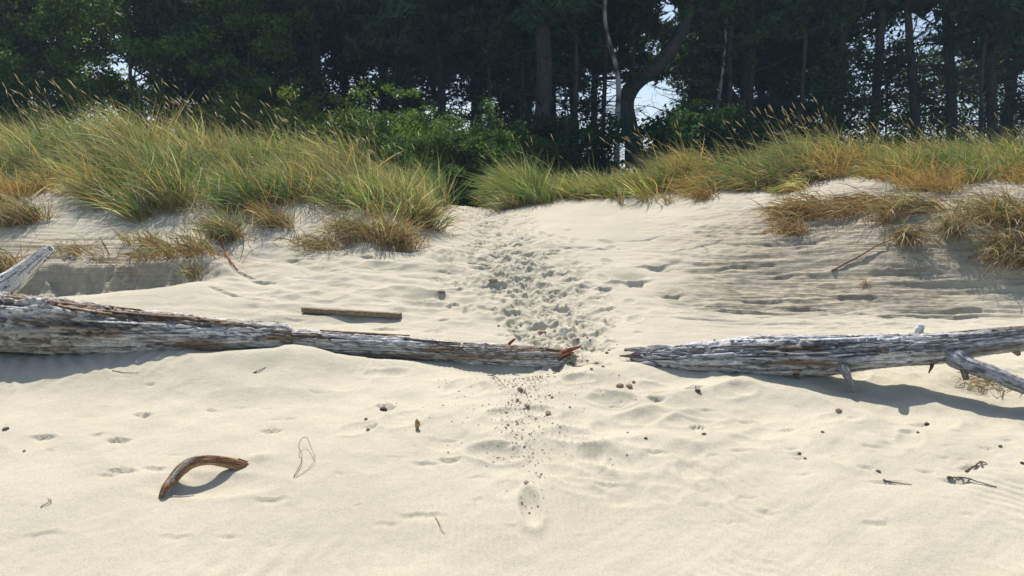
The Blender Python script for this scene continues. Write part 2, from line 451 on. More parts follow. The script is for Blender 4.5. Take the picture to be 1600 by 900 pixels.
def dforpix(py):
    return float(np.interp(-py, [-p for p, _ in NEAR], [d for _, d in NEAR])) if py > 560 else 5.75
for px, py, w, l, dp in SC:
    d = dforpix(py); scour((px - 800) / F * d, d, w, l, dp)
for i in range(60):
    py = rng.uniform(590, 860); px = rng.uniform(0, 1600); d = dforpix(py)
    scour((px - 800) / F * d, d, rng.uniform(.015, .05), rng.uniform(.02, .04), rng.uniform(.003, .008))
for px, d, w, l, dp in ((990, 7.62, .12, .14, .10), (1052, 7.28, .08, .10, .07), (1020, 8.0, .14, .08, .05), (1042, 7.9, .08, .08, .05), (1110, 7.05, .16, .07, .05), (1160, 6.95, .35, .07, .06), (1190, 7.2, .30, .07, .055), (1270, 7.05, .30, .06, .05), (1330, 7.3, .25, .07, .05), (1450, 6.98, .5, .07, .07), (1530, 7.1, .3, .07, .05), (1100, 6.7, .22, .06, .035),
                        (1200, 6.65, .3, .05, .03), (1230, 7.6, .2, .08, .05), (1150, 7.75, .2, .08, .05), (1090, 8.3, .2, .07, .04), (1180, 8.4, .2, .07, .04), (1400, 7.6, .2, .08, .05), (940, 8.6, .2, .06, .03), (1010, 8.9, .2, .06, .03)):
    scour((px - 800) / F * d, d, w * 1.2, l, dp * .6, .35, 2)
for i in range(26):     # shallow scours on the sand behind the log
    d = rng.uniform(6.1, 8.3); px = rng.uniform(300, 720)
    scour((px - 800) / F * d, d, rng.uniform(.04, .12), rng.uniform(.04, .08), rng.uniform(.008, .022))
for i in range(60):     # old, half filled prints on the open sand
    py = rng.uniform(588, 775); px = rng.normal(960, 260); d = dforpix(py)
    dent((px - 800) / F * d, d, rng.uniform(0, pi), rng.uniform(.07, .15), rng.uniform(.05, .09), rng.uniform(.005, .014), .45, 2.5)
H += .03 * np.exp(-((X - (252 - 800) / F * 3.76) / .07) ** 2 - ((Y - 3.80) / .05) ** 2) + .02 * np.exp(-((X - (392 - 800) / F * 4.05) / .07) ** 2 - ((Y - 4.06) / .05) ** 2)
# hollow below the crooked stick
dent((310 - 800) / F * 3.75, 3.78, 0, .30, .10, .02, .3, 3)

litter = ss(11.6, 12.6, Y + .5 * fbm(X * 1.2, Y * 1.2, 81, 3)) * (1 - .0 * X)
onpath = np.exp(-((U - 748) / 55) ** 2)
litter = litter * (1 - onpath * (1 - ss(12.7, 13.1, Y)))
darkened = np.clip(right * (.35 + .5 * ss(-.2, .5, fbm(X * .8, Y * 3.0, 91, 4) + .15)) + left * (1 - ss(8.1, 8.5, Y)) * .65, 0, 1)  # paints shade onto right slope and left bank through the sand colour
nx, ny = len(gx), len(gy)
V = np.stack([X, Y, H], -1).reshape(-1, 3)
i = np.arange(ny - 1)[:, None] * nx; j = np.arange(nx - 1)[None]
Fq = np.stack([i + j, i + j + 1, i + nx + j + 1, i + nx + j], -1).reshape(-1, 4)
tint = np.stack([litter, darkened, np.zeros_like(H)], -1).reshape(-1, 3)
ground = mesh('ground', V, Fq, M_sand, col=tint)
tag(ground, 'pale beach sand rising into low dunes with a trampled footpath', 'sand', kind='structure')

def gz(x, y):
    x = np.atleast_1d(np.asarray(x, float)); y = np.atleast_1d(np.asarray(y, float))
    j = np.clip(np.searchsorted(gx, x) - 1, 0, nx - 2); i = np.clip(np.searchsorted(gy, y) - 1, 0, ny - 2)
    fx = np.clip((x - gx[j]) / (gx[j + 1] - gx[j]), 0, 1); fy = np.clip((y - gy[i]) / (gy[i + 1] - gy[i]), 0, 1)
    return (H[i, j] * (1 - fx) + H[i, j + 1] * fx) * (1 - fy) + (H[i + 1, j] * (1 - fx) + H[i + 1, j + 1] * fx) * fy

def hit(px, py):
    """where the sight line through a photo pixel meets the ground"""
    d = np.arange(2.6, 16, .01)
    a = (px - 800) / F; b = -(py - 450) / F
    t = d / (b * math.sin(PITCH) + math.cos(PITCH))
    x = a * t; z = CAMZ + t * (b * math.cos(PITCH) - math.sin(PITCH))
    below = z < gz(x, d)
    if below.any(): k = np.argmax(below)
    else:
        gap = np.where((d > 9) & (d < 12.2), z - gz(x, d), 99); k = np.argmin(gap)
    return np.array([x[k], d[k], gz(x[k], d[k])[0]])

# ------------------------------------------------------------------ air
def haze(density):
    x0, x1, y0, y1, z0, z1 = -430, 430, -410, 610, float(H.min()) - 1, 17
    v = np.array([[x, y, z] for x in (x0, x1) for y in (y0, y1) for z in (z0, z1)], float)
    f = np.array([[0, 1, 3, 2], [4, 6, 7, 5], [0, 4, 5, 1], [2, 3, 7, 6], [0, 2, 6, 4], [1, 5, 7, 3]])
    m = bpy.data.materials.new('haze'); m.use_nodes = True; t = m.node_tree
    t.nodes.remove(t.nodes['Principled BSDF'])
    pv = t.nodes.new('ShaderNodeVolumePrincipled')
    pv.inputs['Color'].default_value = (.55, .78, 1.0, 1)
    pv.inputs['Density'].default_value = density
    pv.inputs['Anisotropy'].default_value = .0
    t.links.new(pv.outputs[0], t.nodes['Material Output'].inputs['Volume'])
    o = mesh('haze', v, f, m, None, smooth=False)
    tag(o, 'thin bluish sea air between the camera and the wood', 'haze', kind='stuff')
haze(.0015)

# ------------------------------------------------------------------ driftwood
def wood_tube(name, rows, n, seg, parent, base=(.33, .29, .25), bark=None, groove=.13, mat=None, seed=0, twist=.6, white=(.62, .60, .58), taper_end=True, fl=9.0, lump=.10):
    """rows of (px,py,d,r) or (x,y,z,r). fissured, splintery bole"""
    R4 = spline(rows, n); P = R4[:, :3]; R = np.maximum(R4[:, 3], .002)
    def disp(s, a, r):
        L = s + np.zeros_like(a); A = a + s * twist + .25 * fbm(s * 1.1, a * 0, seed + 5, 2)
        ca, sa = np.cos(A), np.sin(A)
        q = 0
        lo = fbm(L * 1.3 + ca * 1.2 + 7, sa * 1.2 + L * .4, seed, 3) * lump
        # long fissures: noise dense around the girth and slow along the length; periodic via cos/sin blend
        wgt = .5 + .5 * np.cos(a)
        def per(fn):
            return fn(a) * (1 - ss(0, 1, a / (2 * pi))) + fn(a - 2 * pi) * ss(0, 1, a / (2 * pi))
        g1 = per(lambda q: np.abs(fbm(L * 1.5, (q + s * twist) * 4.6 + L * .3, seed + 11, 3)))
        g2 = per(lambda q: np.abs(fbm(L * fl * .5, (q + s * twist) * 11 , seed + 23, 3)))
        g3 = per(lambda q: fbm(L * 22, (q + s * twist) * 16, seed + 31, 3))
        d_ = lo - groove * np.exp(-(g1 / .10) ** 2) - groove * .8 * np.exp(-(g2 / .11) ** 2) * (g1 > .05) + .05 * g3
        return d_ * r
    V, fl_ = tube(P, R, seg, disp)
    s = np.concatenate([[0], np.cumsum(np.linalg.norm(np.diff(P, axis=0), axis=1))])
    a = np.linspace(0, 2 * pi, seg, endpoint=False)
    Sg, Ag = np.meshgrid(s, a, indexing='ij')
    def perc(f):
        w = ss(0, 1, Ag / (2 * pi)); return f(Ag) * (1 - w) + f(Ag - 2 * pi) * w
    pt = perc(lambda q: fbm(Sg * 1.6, (q + Sg * twist) * 1.3, seed + 41, 4))
    fine = perc(lambda q: fbm(Sg * 4, (q + Sg * twist) * 18, seed + 47, 3))
    C = np.array(base)[None, None] * np.ones((n, seg, 1))
    w = ss(-.2, .25, pt + .7 * fine)[..., None]
    C = C * (1 - w) + np.array(white) * w
    dk = ss(.10, .28, perc(lambda q: fbm(Sg * 3.2, (q + Sg * twist) * 15, seed + 53, 3)))[..., None]
    C = C * (1 - .78 * dk) + np.array((.07, .055, .045)) * .78 * dk
    if bark is not None:
        bc, thr = bark
        wb = ss(thr, thr + .25, -pt + .35 * fine)[..., None]
        C = C * (1 - wb * .85) + np.array(bc) * wb * .85
    C = np.clip(C, .02, .8).reshape(-1, 3); C = np.vstack([C, C[:1], C[-1:]])
    return mesh(name, V, fl_, mat or M_wood, parent, col=C)

def rowpix(px, top, bot, d):
    p = at(px, (top + bot) / 2, d); return [*p, (bot - top) / 2 * d / F * .98]

def rel(parent_loc, rows):
    return [[r[0] - parent_loc[0], r[1] - parent_loc[1], r[2] - parent_loc[2], *r[3:]] for r in rows]

# left log
L0 = hit(450, 600); L0 = np.array([at(450, 555, 5.6)[0], 5.6, .45])
llog = empty('driftwood_log', L0)
tag(llog, 'long brown and grey driftwood trunk, thick on the left, with a red splintered end', 'driftwood log')
rows = [rowpix(*r) for r in ((-330, 440, 550, 5.45), (-150, 446, 552, 5.45), (0, 456, 554, 5.5), (100, 464, 557, 5.52), (200, 481, 558, 5.55), (300, 491, 557, 5.58), (400, 501, 555, 5.6), (437, 502, 556, 5.62), (455, 513, 552, 5.65), (480, 514, 554, 5.66), (600, 521, 560, 5.7), (700, 531, 569, 5.72), (780, 536, 575, 5.72), (850, 541, 577, 5.72), (882, 545, 575, 5.72), (900, 554, 568, 5.72))]
wood_tube('trunk', rel(L0, rows), 900, 120, llog, base=(.46, .42, .37), bark=((.26, .17, .10), .16), groove=.24, seed=3, twist=.35, lump=.15, white=(.80, .78, .75))
rows = [[*at(-60, 480, 5.6), .10], [*at(-10, 455, 5.68), .095], [*at(20, 438, 5.75), .085], [*at(50, 412, 5.8), .06], [*at(72, 394, 5.86), .045], [*at(83, 388, 5.88), .03]]
st = wood_tube('branch_stub', rel(L0, rows), 160, 48, llog, base=(.72, .70, .66), groove=.05, seed=77, white=(.82, .81, .79), twist=.2)
st['label'] = 'bleached white stub with wormholes sticking up behind the trunk'
# wormholes: dark spots in the bleached wood
ca = st.data.color_attributes['tint']; cv = np.zeros(len(st.data.vertices) * 4, np.float32); ca.data.foreach_get('color', cv); cv = cv.reshape(-1, 4)
co = np.zeros(len(st.data.vertices) * 3, np.float32); st.data.vertices.foreach_get('co', co); co = co.reshape(-1, 3)
for k in rng.integers(0, len(co), 90):
    cv[np.linalg.norm(co - co[k], axis=1) < rng.uniform(.004, .008), :3] = (.03, .025, .02)
ca.data.foreach_set('color', cv.ravel())
# bump knots and broken rim
rows = [[*at(425, 520, 5.62), .03], [*at(436, 512, 5.6), .018], [*at(440, 506, 5.6), .008]]
wood_tube('knot', rel(L0, rows), 30, 20, llog, seed=5)
for (a, b, r0, c, sd_) in (((868, 556, 5.68), (908, 541, 5.66), .020, (.30, .085, .035), 1), ((872, 562, 5.64), (897, 550, 5.62), .017, (.16, .05, .03), 2), ((885, 566, 5.62), (905, 556, 5.64), .012, (.35, .28, .2), 3), ((795, 538, 5.66), (806, 529, 5.64), .012, (.22, .06, .04), 4), ((875, 551, 5.74), (900, 546, 5.75), .014, (.4, .36, .3), 5), ((880, 572, 5.62), (902, 569, 5.6), .012, (.2, .16, .12), 6)):
    A, B = at(*a), at(*b)
    rows = [[*A, r0], [*(A * .4 + B * .6 + np.array([0, 0, .004])), r0 * .9], [*B, r0 * .25]]
    wood_tube('splinter', rel(L0, rows), 40, 14, llog, base=c, white=tuple(min(1, q * 1.6) for q in c), seed=90 + sd_, groove=.2)
# bark slabs lifting off the top of the left log
def slab(name, parent, p0, p1, w, th, col, sd_):
    p0, p1 = np.array(p0), np.array(p1); ax = p1 - p0; L = np.linalg.norm(ax); ax /= L
    side = np.cross(ax, [0, 0, 1]); side /= np.linalg.norm(side); up = np.cross(side, ax)
    n, m = 40, 5
    g = []
    for lay in (1, -1):
        for k in range(n):
            s = k / (n - 1)
            ww = w * (.35 + .65 * math.sin(pi * min(1, max(.04, s)))) * (1 + .25 * float(fbm(np.array(s * 9.), np.array(sd_ * 3.), sd_, 3)))
            for q in range(m):
                e = (q / (m - 1) - .5) * 2
                off = .004 * float(fbm(np.array(s * 30.), np.array(e * 2.), sd_ + 3, 3))
                g.append(p0 + ax * L * s + side * e * ww / 2 + up * (lay * th / 2 - e * e * w * .12 + off))
    g = np.array(g); f = []
    idx = lambda l, k, q: l * n * m + k * m + q
    for k in range(n - 1):
        for q in range(m - 1):
            f.append((idx(0, k, q), idx(0, k + 1, q), idx(0, k + 1, q + 1), idx(0, k, q + 1)))
            f.append((idx(1, k, q), idx(1, k, q + 1), idx(1, k + 1, q + 1), idx(1, k + 1, q)))
        for q in (0, m - 1):
            t_ = (idx(0, k, q), idx(1, k, q), idx(1, k + 1, q), idx(0, k + 1, q)); f.append(t_ if q == 0 else t_[::-1])
    for k in (0, n - 1):
        for q in range(m - 1):
            t_ = (idx(0, k, q), idx(0, k, q + 1), idx(1, k, q + 1), idx(1, k, q)); f.append(t_ if k == 0 else t_[::-1])
    c = np.array(col)[None] * (1 + .5 * rng.uniform(-1, 1, (len(g), 1)))
    return mesh(name, g, np.array(f), M_wood2, parent, col=np.clip(c, .01, .9))
def relp(p, b): return np.array(p) - b
for (a, b, w, c) in (((10, 462, 5.42), (150, 478, 5.47), .05, (.28, .19, .12)), ((60, 466, 5.5), (220, 484, 5.55), .05, (.10, .06, .04)), ((90, 476, 5.4), (175, 490, 5.42), .045, (.36, .25, .16)), ((0, 478, 5.34), (110, 487, 5.36), .035, (.5, .46, .42)), ((150, 484, 5.45), (290, 496, 5.5), .04, (.15, .10, .06)),
                     ((250, 495, 5.5), (380, 505, 5.54), .035, (.10, .075, .05)), ((120, 500, 5.35), (260, 507, 5.42), .03, (.55, .52, .5)), ((20, 500, 5.3), (130, 512, 5.33), .04, (.2, .13, .07)), ((500, 516, 5.68), (640, 524, 5.7), .03, (.16, .10, .06)), ((620, 528, 5.67), (720, 536, 5.68), .025, (.09, .06, .05)),
                     ((455, 518, 5.62), (560, 526, 5.64), .025, (.6, .58, .56)), ((690, 539, 5.66), (790, 545, 5.67), .022, (.5, .48, .46)), ((330, 508, 5.5), (440, 516, 5.56), .03, (.6, .57, .54))):
    slab('bark_flake', llog, relp(at(*a), L0), relp(at(*b), L0), w, .006, c, int(a[0]) % 50 + 1)

# right log
R0 = np.array([at(1250, 590, 5.35)[0], 5.35, .38])
rlog = empty('driftwood_log', R0)
tag(rlog, 'silvery fissured driftwood trunk with branch stubs, raised off the sand on the right', 'driftwood log')
rows = [rowpix(*r) for r in ((985, 552, 562, 5.6), (1000, 546, 570, 5.57), (1020, 543, 577, 5.54), (1050, 539, 582, 5.48), (1100, 534, 585, 5.41), (1150, 528, 588, 5.34), (1200, 525, 590, 5.27), (1250, 524, 588, 5.21), (1300, 523, 586, 5.17), (1340, 522, 580, 5.14), (1380, 520, 576, 5.11), (1420, 518, 572, 5.09), (1460, 518, 569, 5.06), (1500, 515, 562, 5.03), (1550, 510, 554, 4.99), (1620, 505, 547, 4.94), (1750, 492, 532, 4.85), (1900, 478, 515, 4.8))]
wood_tube('trunk', rel(R0, rows), 800, 110, rlog, base=(.44, .43, .43), bark=((.20, .12, .06), .22), groove=.26, lump=.15, seed=21, twist=-.25, white=(.78, .77, .77))
for nm, rws, c, wt in (
    ('branch', [[*at(1478, 550, 5.040), .05], [*at(1495, 560, 4.950), .066], [*at(1508, 568, 4.910), .055], [*at(1550, 583, 4.820), .052], [*at(1600, 604, 4.730), .046], [*at(1700, 640, 4.570), .03]], (.38, .38, .40), (.55, .56, .6)),
    ('branch_stub', [[*at(1312, 566, 5.085), .045], [*at(1320, 578, 5.001), .034], [*at(1328, 597, 4.937), .024], [*at(1333, 612, 4.895), .017]], (.25, .25, .25), (.45, .45, .46)),
    ('branch_stub', [[*at(1504, 568, 4.930), .03], [*at(1507, 580, 4.890), .023], [*at(1510, 594, 4.870), .018]], (.22, .19, .16), (.34, .3, .26)),
    ('branch_stub', [[*at(1455, 562, 5.040), .02], [*at(1456, 572, 5.010), .012], [*at(1451, 583, 4.990), .004]], (.16, .08, .05), (.2, .12, .08)),
    ('branch_stub', [[*at(1580, 540, 4.970), .03], [*at(1588, 549, 4.930), .022], [*at(1593, 555, 4.920), .012]], (.3, .22, .14), (.35, .3, .22)),
    ('branch_stub', [[*at(1436, 528, 5.130), .034], [*at(1436, 516, 5.140), .03], [*at(1439, 511, 5.140), .024], [*at(1436, 507, 5.140), .012]], (.78, .78, .78), (.8, .8, .8)),
    ('branch_stub', [[*at(1240, 580, 5.178), .025], [*at(1246, 588, 5.135), .013], [*at(1248, 592, 5.114), .005]], (.2, .15, .1), (.3, .22, .15)),
    ('knot', [[*at(1382, 546, 5.010), .03], [*at(1378, 545, 4.960), .026], [*at(1376, 544, 4.940), .012]], (.16, .12, .10), (.25, .22, .22)),
    ('knot', [[*at(1092, 548, 5.435), .03], [*at(1086, 545, 5.388), .02], [*at(1084, 540, 5.379), .008]], (.2, .18, .16), (.4, .4, .42))):
    b_ = wood_tube(nm, rel(R0, rws), 90, 30, rlog, base=c, white=wt, seed=int(rws[0][0] * 37) % 90 + 100, groove=.14, lump=.2)
    if c[0] > .7: b_['label'] = 'chalk white sawn stub sticking up on top of the trunk'
    if nm == 'branch': b_['label'] = 'thick smooth grey branch slanting down toward the sand'
for (a, b, w, c) in (((975, 547, 5.620), (1060, 552, 5.530), .03, (.12, .09, .08)), ((985, 565, 5.550), (1050, 574, 5.480), .035, (.10, .07, .06)), ((990, 556, 5.600), (1075, 561, 5.493), .03, (.4, .4, .42)), ((1140, 531, 5.323), (1260, 530, 5.188), .035, (.6, .6, .62)), ((1130, 541, 5.268), (1240, 539, 5.158), .025, (.12, .10, .09)),
                     ((1250, 531, 5.133), (1370, 527, 5.070), .03, (.62, .62, .65)), ((1280, 540, 5.099), (1400, 533, 5.040), .025, (.16, .14, .14)), ((1400, 526, 5.070), (1530, 518, 5.010), .03, (.6, .6, .63)), ((1420, 535, 5.010), (1540, 525, 4.970), .025, (.2, .18, .18)), ((1190, 575, 5.180), (1290, 577, 5.095), .05, (.22, .12, .055)), ((1500, 522, 4.970), (1610, 515, 4.920), .025, (.55, .55, .58))):
    slab('bark_flake', rlog, relp(at(*a), R0), relp(at(*b), R0), w, .006, c, int(a[0]) % 50 + 1)

for k_, (a, b, r0, c) in enumerate((((1045, 552, 5.5), (976, 545, 5.6), .030, (.40, .39, .40)), ((1040, 560, 5.47), (968, 556, 5.58), .026, (.14, .11, .10)), ((1045, 570, 5.45), (985, 571, 5.5), .034, (.30, .28, .28)), ((1030, 576, 5.44), (1000, 581, 5.46), .022, (.12, .10, .09)), ((1060, 545, 5.46), (1012, 541, 5.52), .022, (.55, .55, .57)))):
    A, B = at(*a), at(*b)
    wood_tube('splinter', rel(R0, [[*A, r0], [*(A * .5 + B * .5 + np.array([0, 0, .006])), r0 * .9], [*B, r0 * .2]]), 60, 18, rlog, base=c, white=tuple(min(.8, q * 1.7) for q in c), seed=190 + k_, groove=.25, lump=.25)

# crooked stick
c0 = hit(320, 745)
stick = empty('driftwood_branch', c0)
tag(stick, 'reddish brown crooked driftwood stick arching over its shadow in the left foreground', 'driftwood')
pa, pb = hit(250, 778), hit(394, 728)
mid = lambda px, py, d, r: [*at(px, py, d), r]
rows = [[*pa - [0, 0, .01], .012], mid(258, 762, pa[1] + .02, .018), mid(270, 749, 3.76, .027), mid(284, 733, 3.79, .031), mid(303, 722, 3.83, .029), mid(330, 719, 3.88, .026), mid(355, 723, 3.93, .029), mid(376, 728, 3.97, .028), mid(391, 731, 4.0, .018), mid(398, 728, 4.02, .004)]
wood_tube('limb', rel(c0, rows), 260, 60, stick, base=(.40, .21, .10), white=(.56, .36, .20), seed=150, groove=.26, twist=.4, mat=M_wood, lump=.16)
rows = [mid(252, 772, pa[1] - .005, .007), mid(272, 742, 3.73, .010), mid(292, 722, 3.77, .011), mid(306, 713, 3.81, .004)]
wood_tube('bark_strip', rel(c0, rows), 100, 20, stick, base=(.42, .40, .37), white=(.62, .60, .56), seed=160, groove=.25)
rows = [mid(372, 717, 3.99, .005), mid(386, 722, 4.01, .006), mid(403, 726, 4.05, .002)]
wood_tube('splinter', rel(c0, rows), 40, 10, stick, base=(.12, .09, .07), white=(.2, .16, .13), seed=161)

# plank lying on the sand
p0, p1 = hit(474, 489), hit(626, 498)
def box_plank(p0, p1, w, th, parent, col):
    ax = p1 - p0; L = np.linalg.norm(ax); ax /= L; side = np.array([-ax[1], ax[0], 0.]); side /= np.linalg.norm(side); up = np.cross(ax, side)
    n = 60; prof_ = [(-1, -1), (-.93, 1), (0, 1.04), (.93, 1), (1, .9), (1, -1)]
    V = []
    for k in range(n):
        s = k / (n - 1)
        j = .0035 * np.array([float(fbm(np.array(s * 12.), np.array(q * 3.1), 5, 3)) for q in range(6)])
        for q, (a, b) in enumerate(prof_):
            e = .0
            if k == 0: e = -.008 * (q % 3)
            if k == n - 1: e = .006 * (q % 2)
            V.append(p0 + ax * (L * s + e) + side * a * w / 2 + up * (b * th / 2 + j[q]))
    V = np.array(V); m = 6
    i = np.arange(n - 1)[:, None] * m; j = np.arange(m)[None]; j2 = (j + 1) % m
    Fq = np.stack([i + j, i + m + j, i + m + j2, i + j2], -1).reshape(-1, 4)
    caps = [np.array([list(range(m))]), np.array([list(range((n - 1) * m, n * m))[::-1]])]
    t = rng.uniform(.75, 1.2, (len(V), 1)); C = np.array(col)[None] * t
    return mesh('plank', V, [Fq] + caps, M_wood, parent, smooth=False, col=C)
off = np.array([0, 0, .028])
pl = box_plank(p0 + off, p1 + off, .07, .04, None, (.30, .235, .15))
tag(pl, 'narrow straight grey brown board lying on the sand behind the left log', 'plank')

# small loose pieces
def chip(name, px, py, size, col, label, cat, group=None, seed=0, lift=.3, rz=0, mat=None, parts=6):
    p = hit(px, py)
    r = np.random.default_rng(seed + 500)
    n, m = 14, 12
    th = np.linspace(0, pi, n)[:, None]; ph_ = np.linspace(0, 2 * pi, m, endpoint=False)[None]
    V = np.stack([np.sin(th) * np.cos(ph_) * size[0], np.sin(th) * np.sin(ph_) * size[1], np.cos(th) * size[2] * np.ones_like(ph_)], -1)
    k = 1 + .35 * fbm(np.sin(th) * np.cos(ph_) * 2.2 + seed, np.cos(th) * 2.5 + np.sin(ph_) * np.sin(th) * 1.5, seed, 3)
    V = (V * k[..., None]).reshape(-1, 3)
    c, s = math.cos(rz), math.sin(rz); V = V @ np.array([[c, s, 0], [-s, c, 0], [0, 0, 1]])
    i = np.arange(n - 1)[:, None] * m; j = np.arange(m)[None]; j2 = (j + 1) % m
    Fq = np.stack([i + j, i + m + j, i + m + j2, i + j2], -1).reshape(-1, 4)
    C = np.array(col)[None] * r.uniform(.7, 1.3, (len(V), 1))
    if name == 'sand_clod': mat = M_crumb; V = V * .8; C = C * np.array((1.7, 1.45, 1.2))
    o = mesh(name, V, Fq, mat or M_wood2, None, smooth=False, col=np.clip(C, 0, .9))
    o.location = p + np.array([0, 0, size[2] * lift])
    return tag(o, label, cat, group)
chip('bark_chip', 652, 672, (.016, .012, .036), (.38, .22, .10), 'upright orange brown bark chip standing alone in the sand below the left log', 'bark chip', seed=2, lift=.8)
chip('bone_white_chip', 882, 528, (.022, .02, .036), (.62, .62, .64), 'pale grey striped wood knot standing behind the broken end of the left log', 'wood chip', seed=3, lift=.7)
chip('bark_chip', 847, 521, (.035, .018, .012), (.38, .22, .14), 'small reddish bark scrap on the path behind the left log', 'bark chip', seed=4, lift=.6)
chip('wood_block', 690, 458, (.035, .025, .016), (.20, .17, .13), 'small dark squared wood scrap beside the upper footpath', 'wood chip', seed=5, lift=.6)
chip('stone', 1310, 644, (.020, .016, .013), (.36, .25, .22), 'pinkish pebble in the sand below the right log', 'stone', seed=6, lift=.4)
chip('stone', 770, 440, (.05, .04, .025), (.30, .25, .19), 'large brown lump of moist sand in the middle of the upper path', 'lump', seed=7, lift=.4)
def LABF(px, py):
    if px < 120: return 'tiny dark fragment on the smooth sand near the left frame edge'
    if px < 620: return 'small dark fragment on the sand left of the upright bark chip'
    if px < 1150: return 'small dark fragment on the hummocky sand below the gap between the logs'
    return 'small dark fragment on the smooth sand below the right log'
k = 0
for px, py, s, c in ((9, 672, .014, .12), (38, 706, .008, .18), (599, 641, .017, .05), (572, 656, .009, .06), (575, 673, .011, .1), (1009, 686, .008, .06), (1448, 664, .013, .07), (1434, 677, .008, .1), (1285, 676, .008, .1), (1249, 711, .008, .12), (1258, 717, .008, .13),
                    (1372, 737, .009, .14), (1563, 699, .009, .13), (1597, 725, .010, .07), (983, 605, .022, .2), (968, 604, .026, .22), (990, 598, .015, .18), (1090, 613, .016, .08), (1100, 679, .012, .15), (856, 647, .022, .24), (823, 636, .020, .2), (812, 610, .018, .2), (932, 569, .014, .16), (924, 577, .012, .16), (918, 565, .012, .17), (942, 574, .014, .2), (948, 552, .016, .16), (952, 548, .012, .15), (910, 546, .016, .16), (903, 533, .014, .14)):
    k += 1
    chip('sand_clod' if s > .011 and c > .14 else 'debris_fragment', px, py, (s * 1.4, s, s * .8), (c, c * .88, c * .72), LABF(px, py) if not (s > .011 and c > .14) else 'brown crumbly clod of moist sand on the trampled path', 'fragment' if not (s > .011 and c > .14) else 'clod', LABF(px, py).replace('fragment', 'fragments') if not (s > .011 and c > .14) else 'moist sand clods along the path', seed=20 + k, lift=.4, rz=k)
# angular broken twigs bottom right
def twigs(name, px, py, segs, label, cat, col=(.14, .11, .09), r0=.004, group=None, flat=True):
    o = hit(px, py); parts = []
    for path in segs:
        P = []
        for q in path:
            h = hit(q[0], q[1]); h = h + np.array([0, 0, q[2]]); P.append(h - o)
        P = np.array(P); n = max(8, len(P) * 8); Q = spline(P, n); Q += .0015 * rng.normal(size=Q.shape)
        parts.append(tube(Q, np.linspace(r0, r0 * .45, n), 6))
    v, f = merge(parts)
    ob = mesh(name, v, f, M_wood2, None, col=np.tile(col, (len(v), 1))); ob.location = o
    return tag(ob, label, cat, group)
twigs('twig', 1530, 732, [[(1508, 738, .004), (1522, 733, .012), (1532, 727, .016), (1541, 726, .004)], [(1532, 727, .016), (1536, 732, .004)]], 'small forked dark twig, upper of two near the right edge', 'twig', r0=.006)
twigs('twig', 1515, 753, [[(1480, 748, .004), (1505, 749, .01), (1516, 753, .016), (1526, 756, .01), (1558, 764, .002)], [(1516, 753, .016), (1508, 757, .002)]], 'thin bent dark twig, lower of two near the right edge', 'twig', r0=.005)
twigs('twig', 1405, 756, [[(1380, 752, .003), (1400, 757, .008), (1423, 759, .003)]], 'short straight grey twig flat on the right foreground sand', 'twig', r0=.004)
twigs('twig', 80, 787, [[(64, 794, .003), (80, 786, .012), (74, 781, .002)]], 'tiny pale hooked twig in the far left foreground', 'twig', col=(.3, .27, .22), r0=.003)
twigs('twig', 765, 605, [[(762, 588, .01), (775, 596, .03), (790, 606, .004)], [(770, 592, .02), (780, 588, .035)]], 'small dark twig jutting from the sand below the left log', 'twig', r0=.004, col=(.09, .06, .05))
twigs('twig', 410, 578, [[(396, 583, .003), (405, 581, .010), (415, 576, .003)]], 'tiny black twig on the sand below the thick part of the left log', 'twig', r0=.004, col=(.06, .05, .04))
twigs('twig', 195, 583, [[(176, 580, .003), (190, 583, .006), (216, 584, .003)]], 'thin dark stem flat on the sand in front of the left log', 'twig', r0=.003, col=(.08, .06, .04))
# looped dry grass stem
twigs('dry_straw', 478, 725, [[(460, 747, .003), (472, 722, .02), (467, 708, .04), (472, 700, .05), (480, 699, .05), (488, 711, .03), (492, 723, .02), (482, 735, .006), (466, 746, .004), (459, 748, .002)]], 'single dry grass stem curled in a loop on the sand', 'dry stem', col=(.20, .17, .10), r0=.0022)
twigs('dry_straw', 690, 830, [[(680, 808, .002), (686, 822, .01), (694, 836, .002)]], 'faint short dry stem in the lower middle foreground', 'dry stem', col=(.4, .37, .28), r0=.003)
# red brown root poking from the left dune edge
twigs('root', 360, 412, [[(345, 378, .02), (352, 396, .03), (360, 412, .03), (371, 423, .004)]], 'smooth reddish root curving out of the left dune edge', 'root', col=(.26, .12, .07), r0=.016)
twigs('root', 1330, 410, [[(1300, 425, .01), (1322, 415, .02), (1345, 405, .03), (1370, 392, .05), (1392, 378, .02)]], 'long brown dead stem lying across the eroded right slope', 'root', col=(.18, .12, .08), r0=.013)
twigs('root', 1195, 405, [[(1096, 384, .01), (1105, 392, .02), (1108, 402, .002)]], 'thin pale rootlet hooking out of the right slope', 'root', col=(.5, .45, .36), r0=.004)

# crumbs of moist sand scattered along the path: nobody could count them
N = 1700
dd = rng.uniform(3.6, 12, N); dd[:1000] = 5.25 - rng.random(1000) ** 1.6 * 1.25
pcx = np.interp(dd, PATH[:, 0], PATH[:, 1]); pwx = np.interp(dd, PATH[:, 0], PATH[:, 2])
px = rng.normal(pcx, pwx * .5)
px[600:1000] = rng.normal(pcx[600:1000], 75)
px[:1000] += 22 * fbm(dd[:1000] * 3, dd[:1000] * 0, 5, 2)
cx = (px - 800) / F * dd
cs = rng.gamma(1.6, .0014, N) + .0015
cs[1000:] *= 1.4; cs[:1000] *= .85
cz = gz(cx, dd)
oct_ = np.array([[1, 0, 0], [0, 1, 0], [-1, 0, 0], [0, -1, 0], [0, 0, .8], [0, 0, -.8]], float)
of = np.array([[0, 1, 4], [1, 2, 4], [2, 3, 4], [3, 0, 4], [1, 0, 5], [2, 1, 5], [3, 2, 5], [0, 3, 5]])
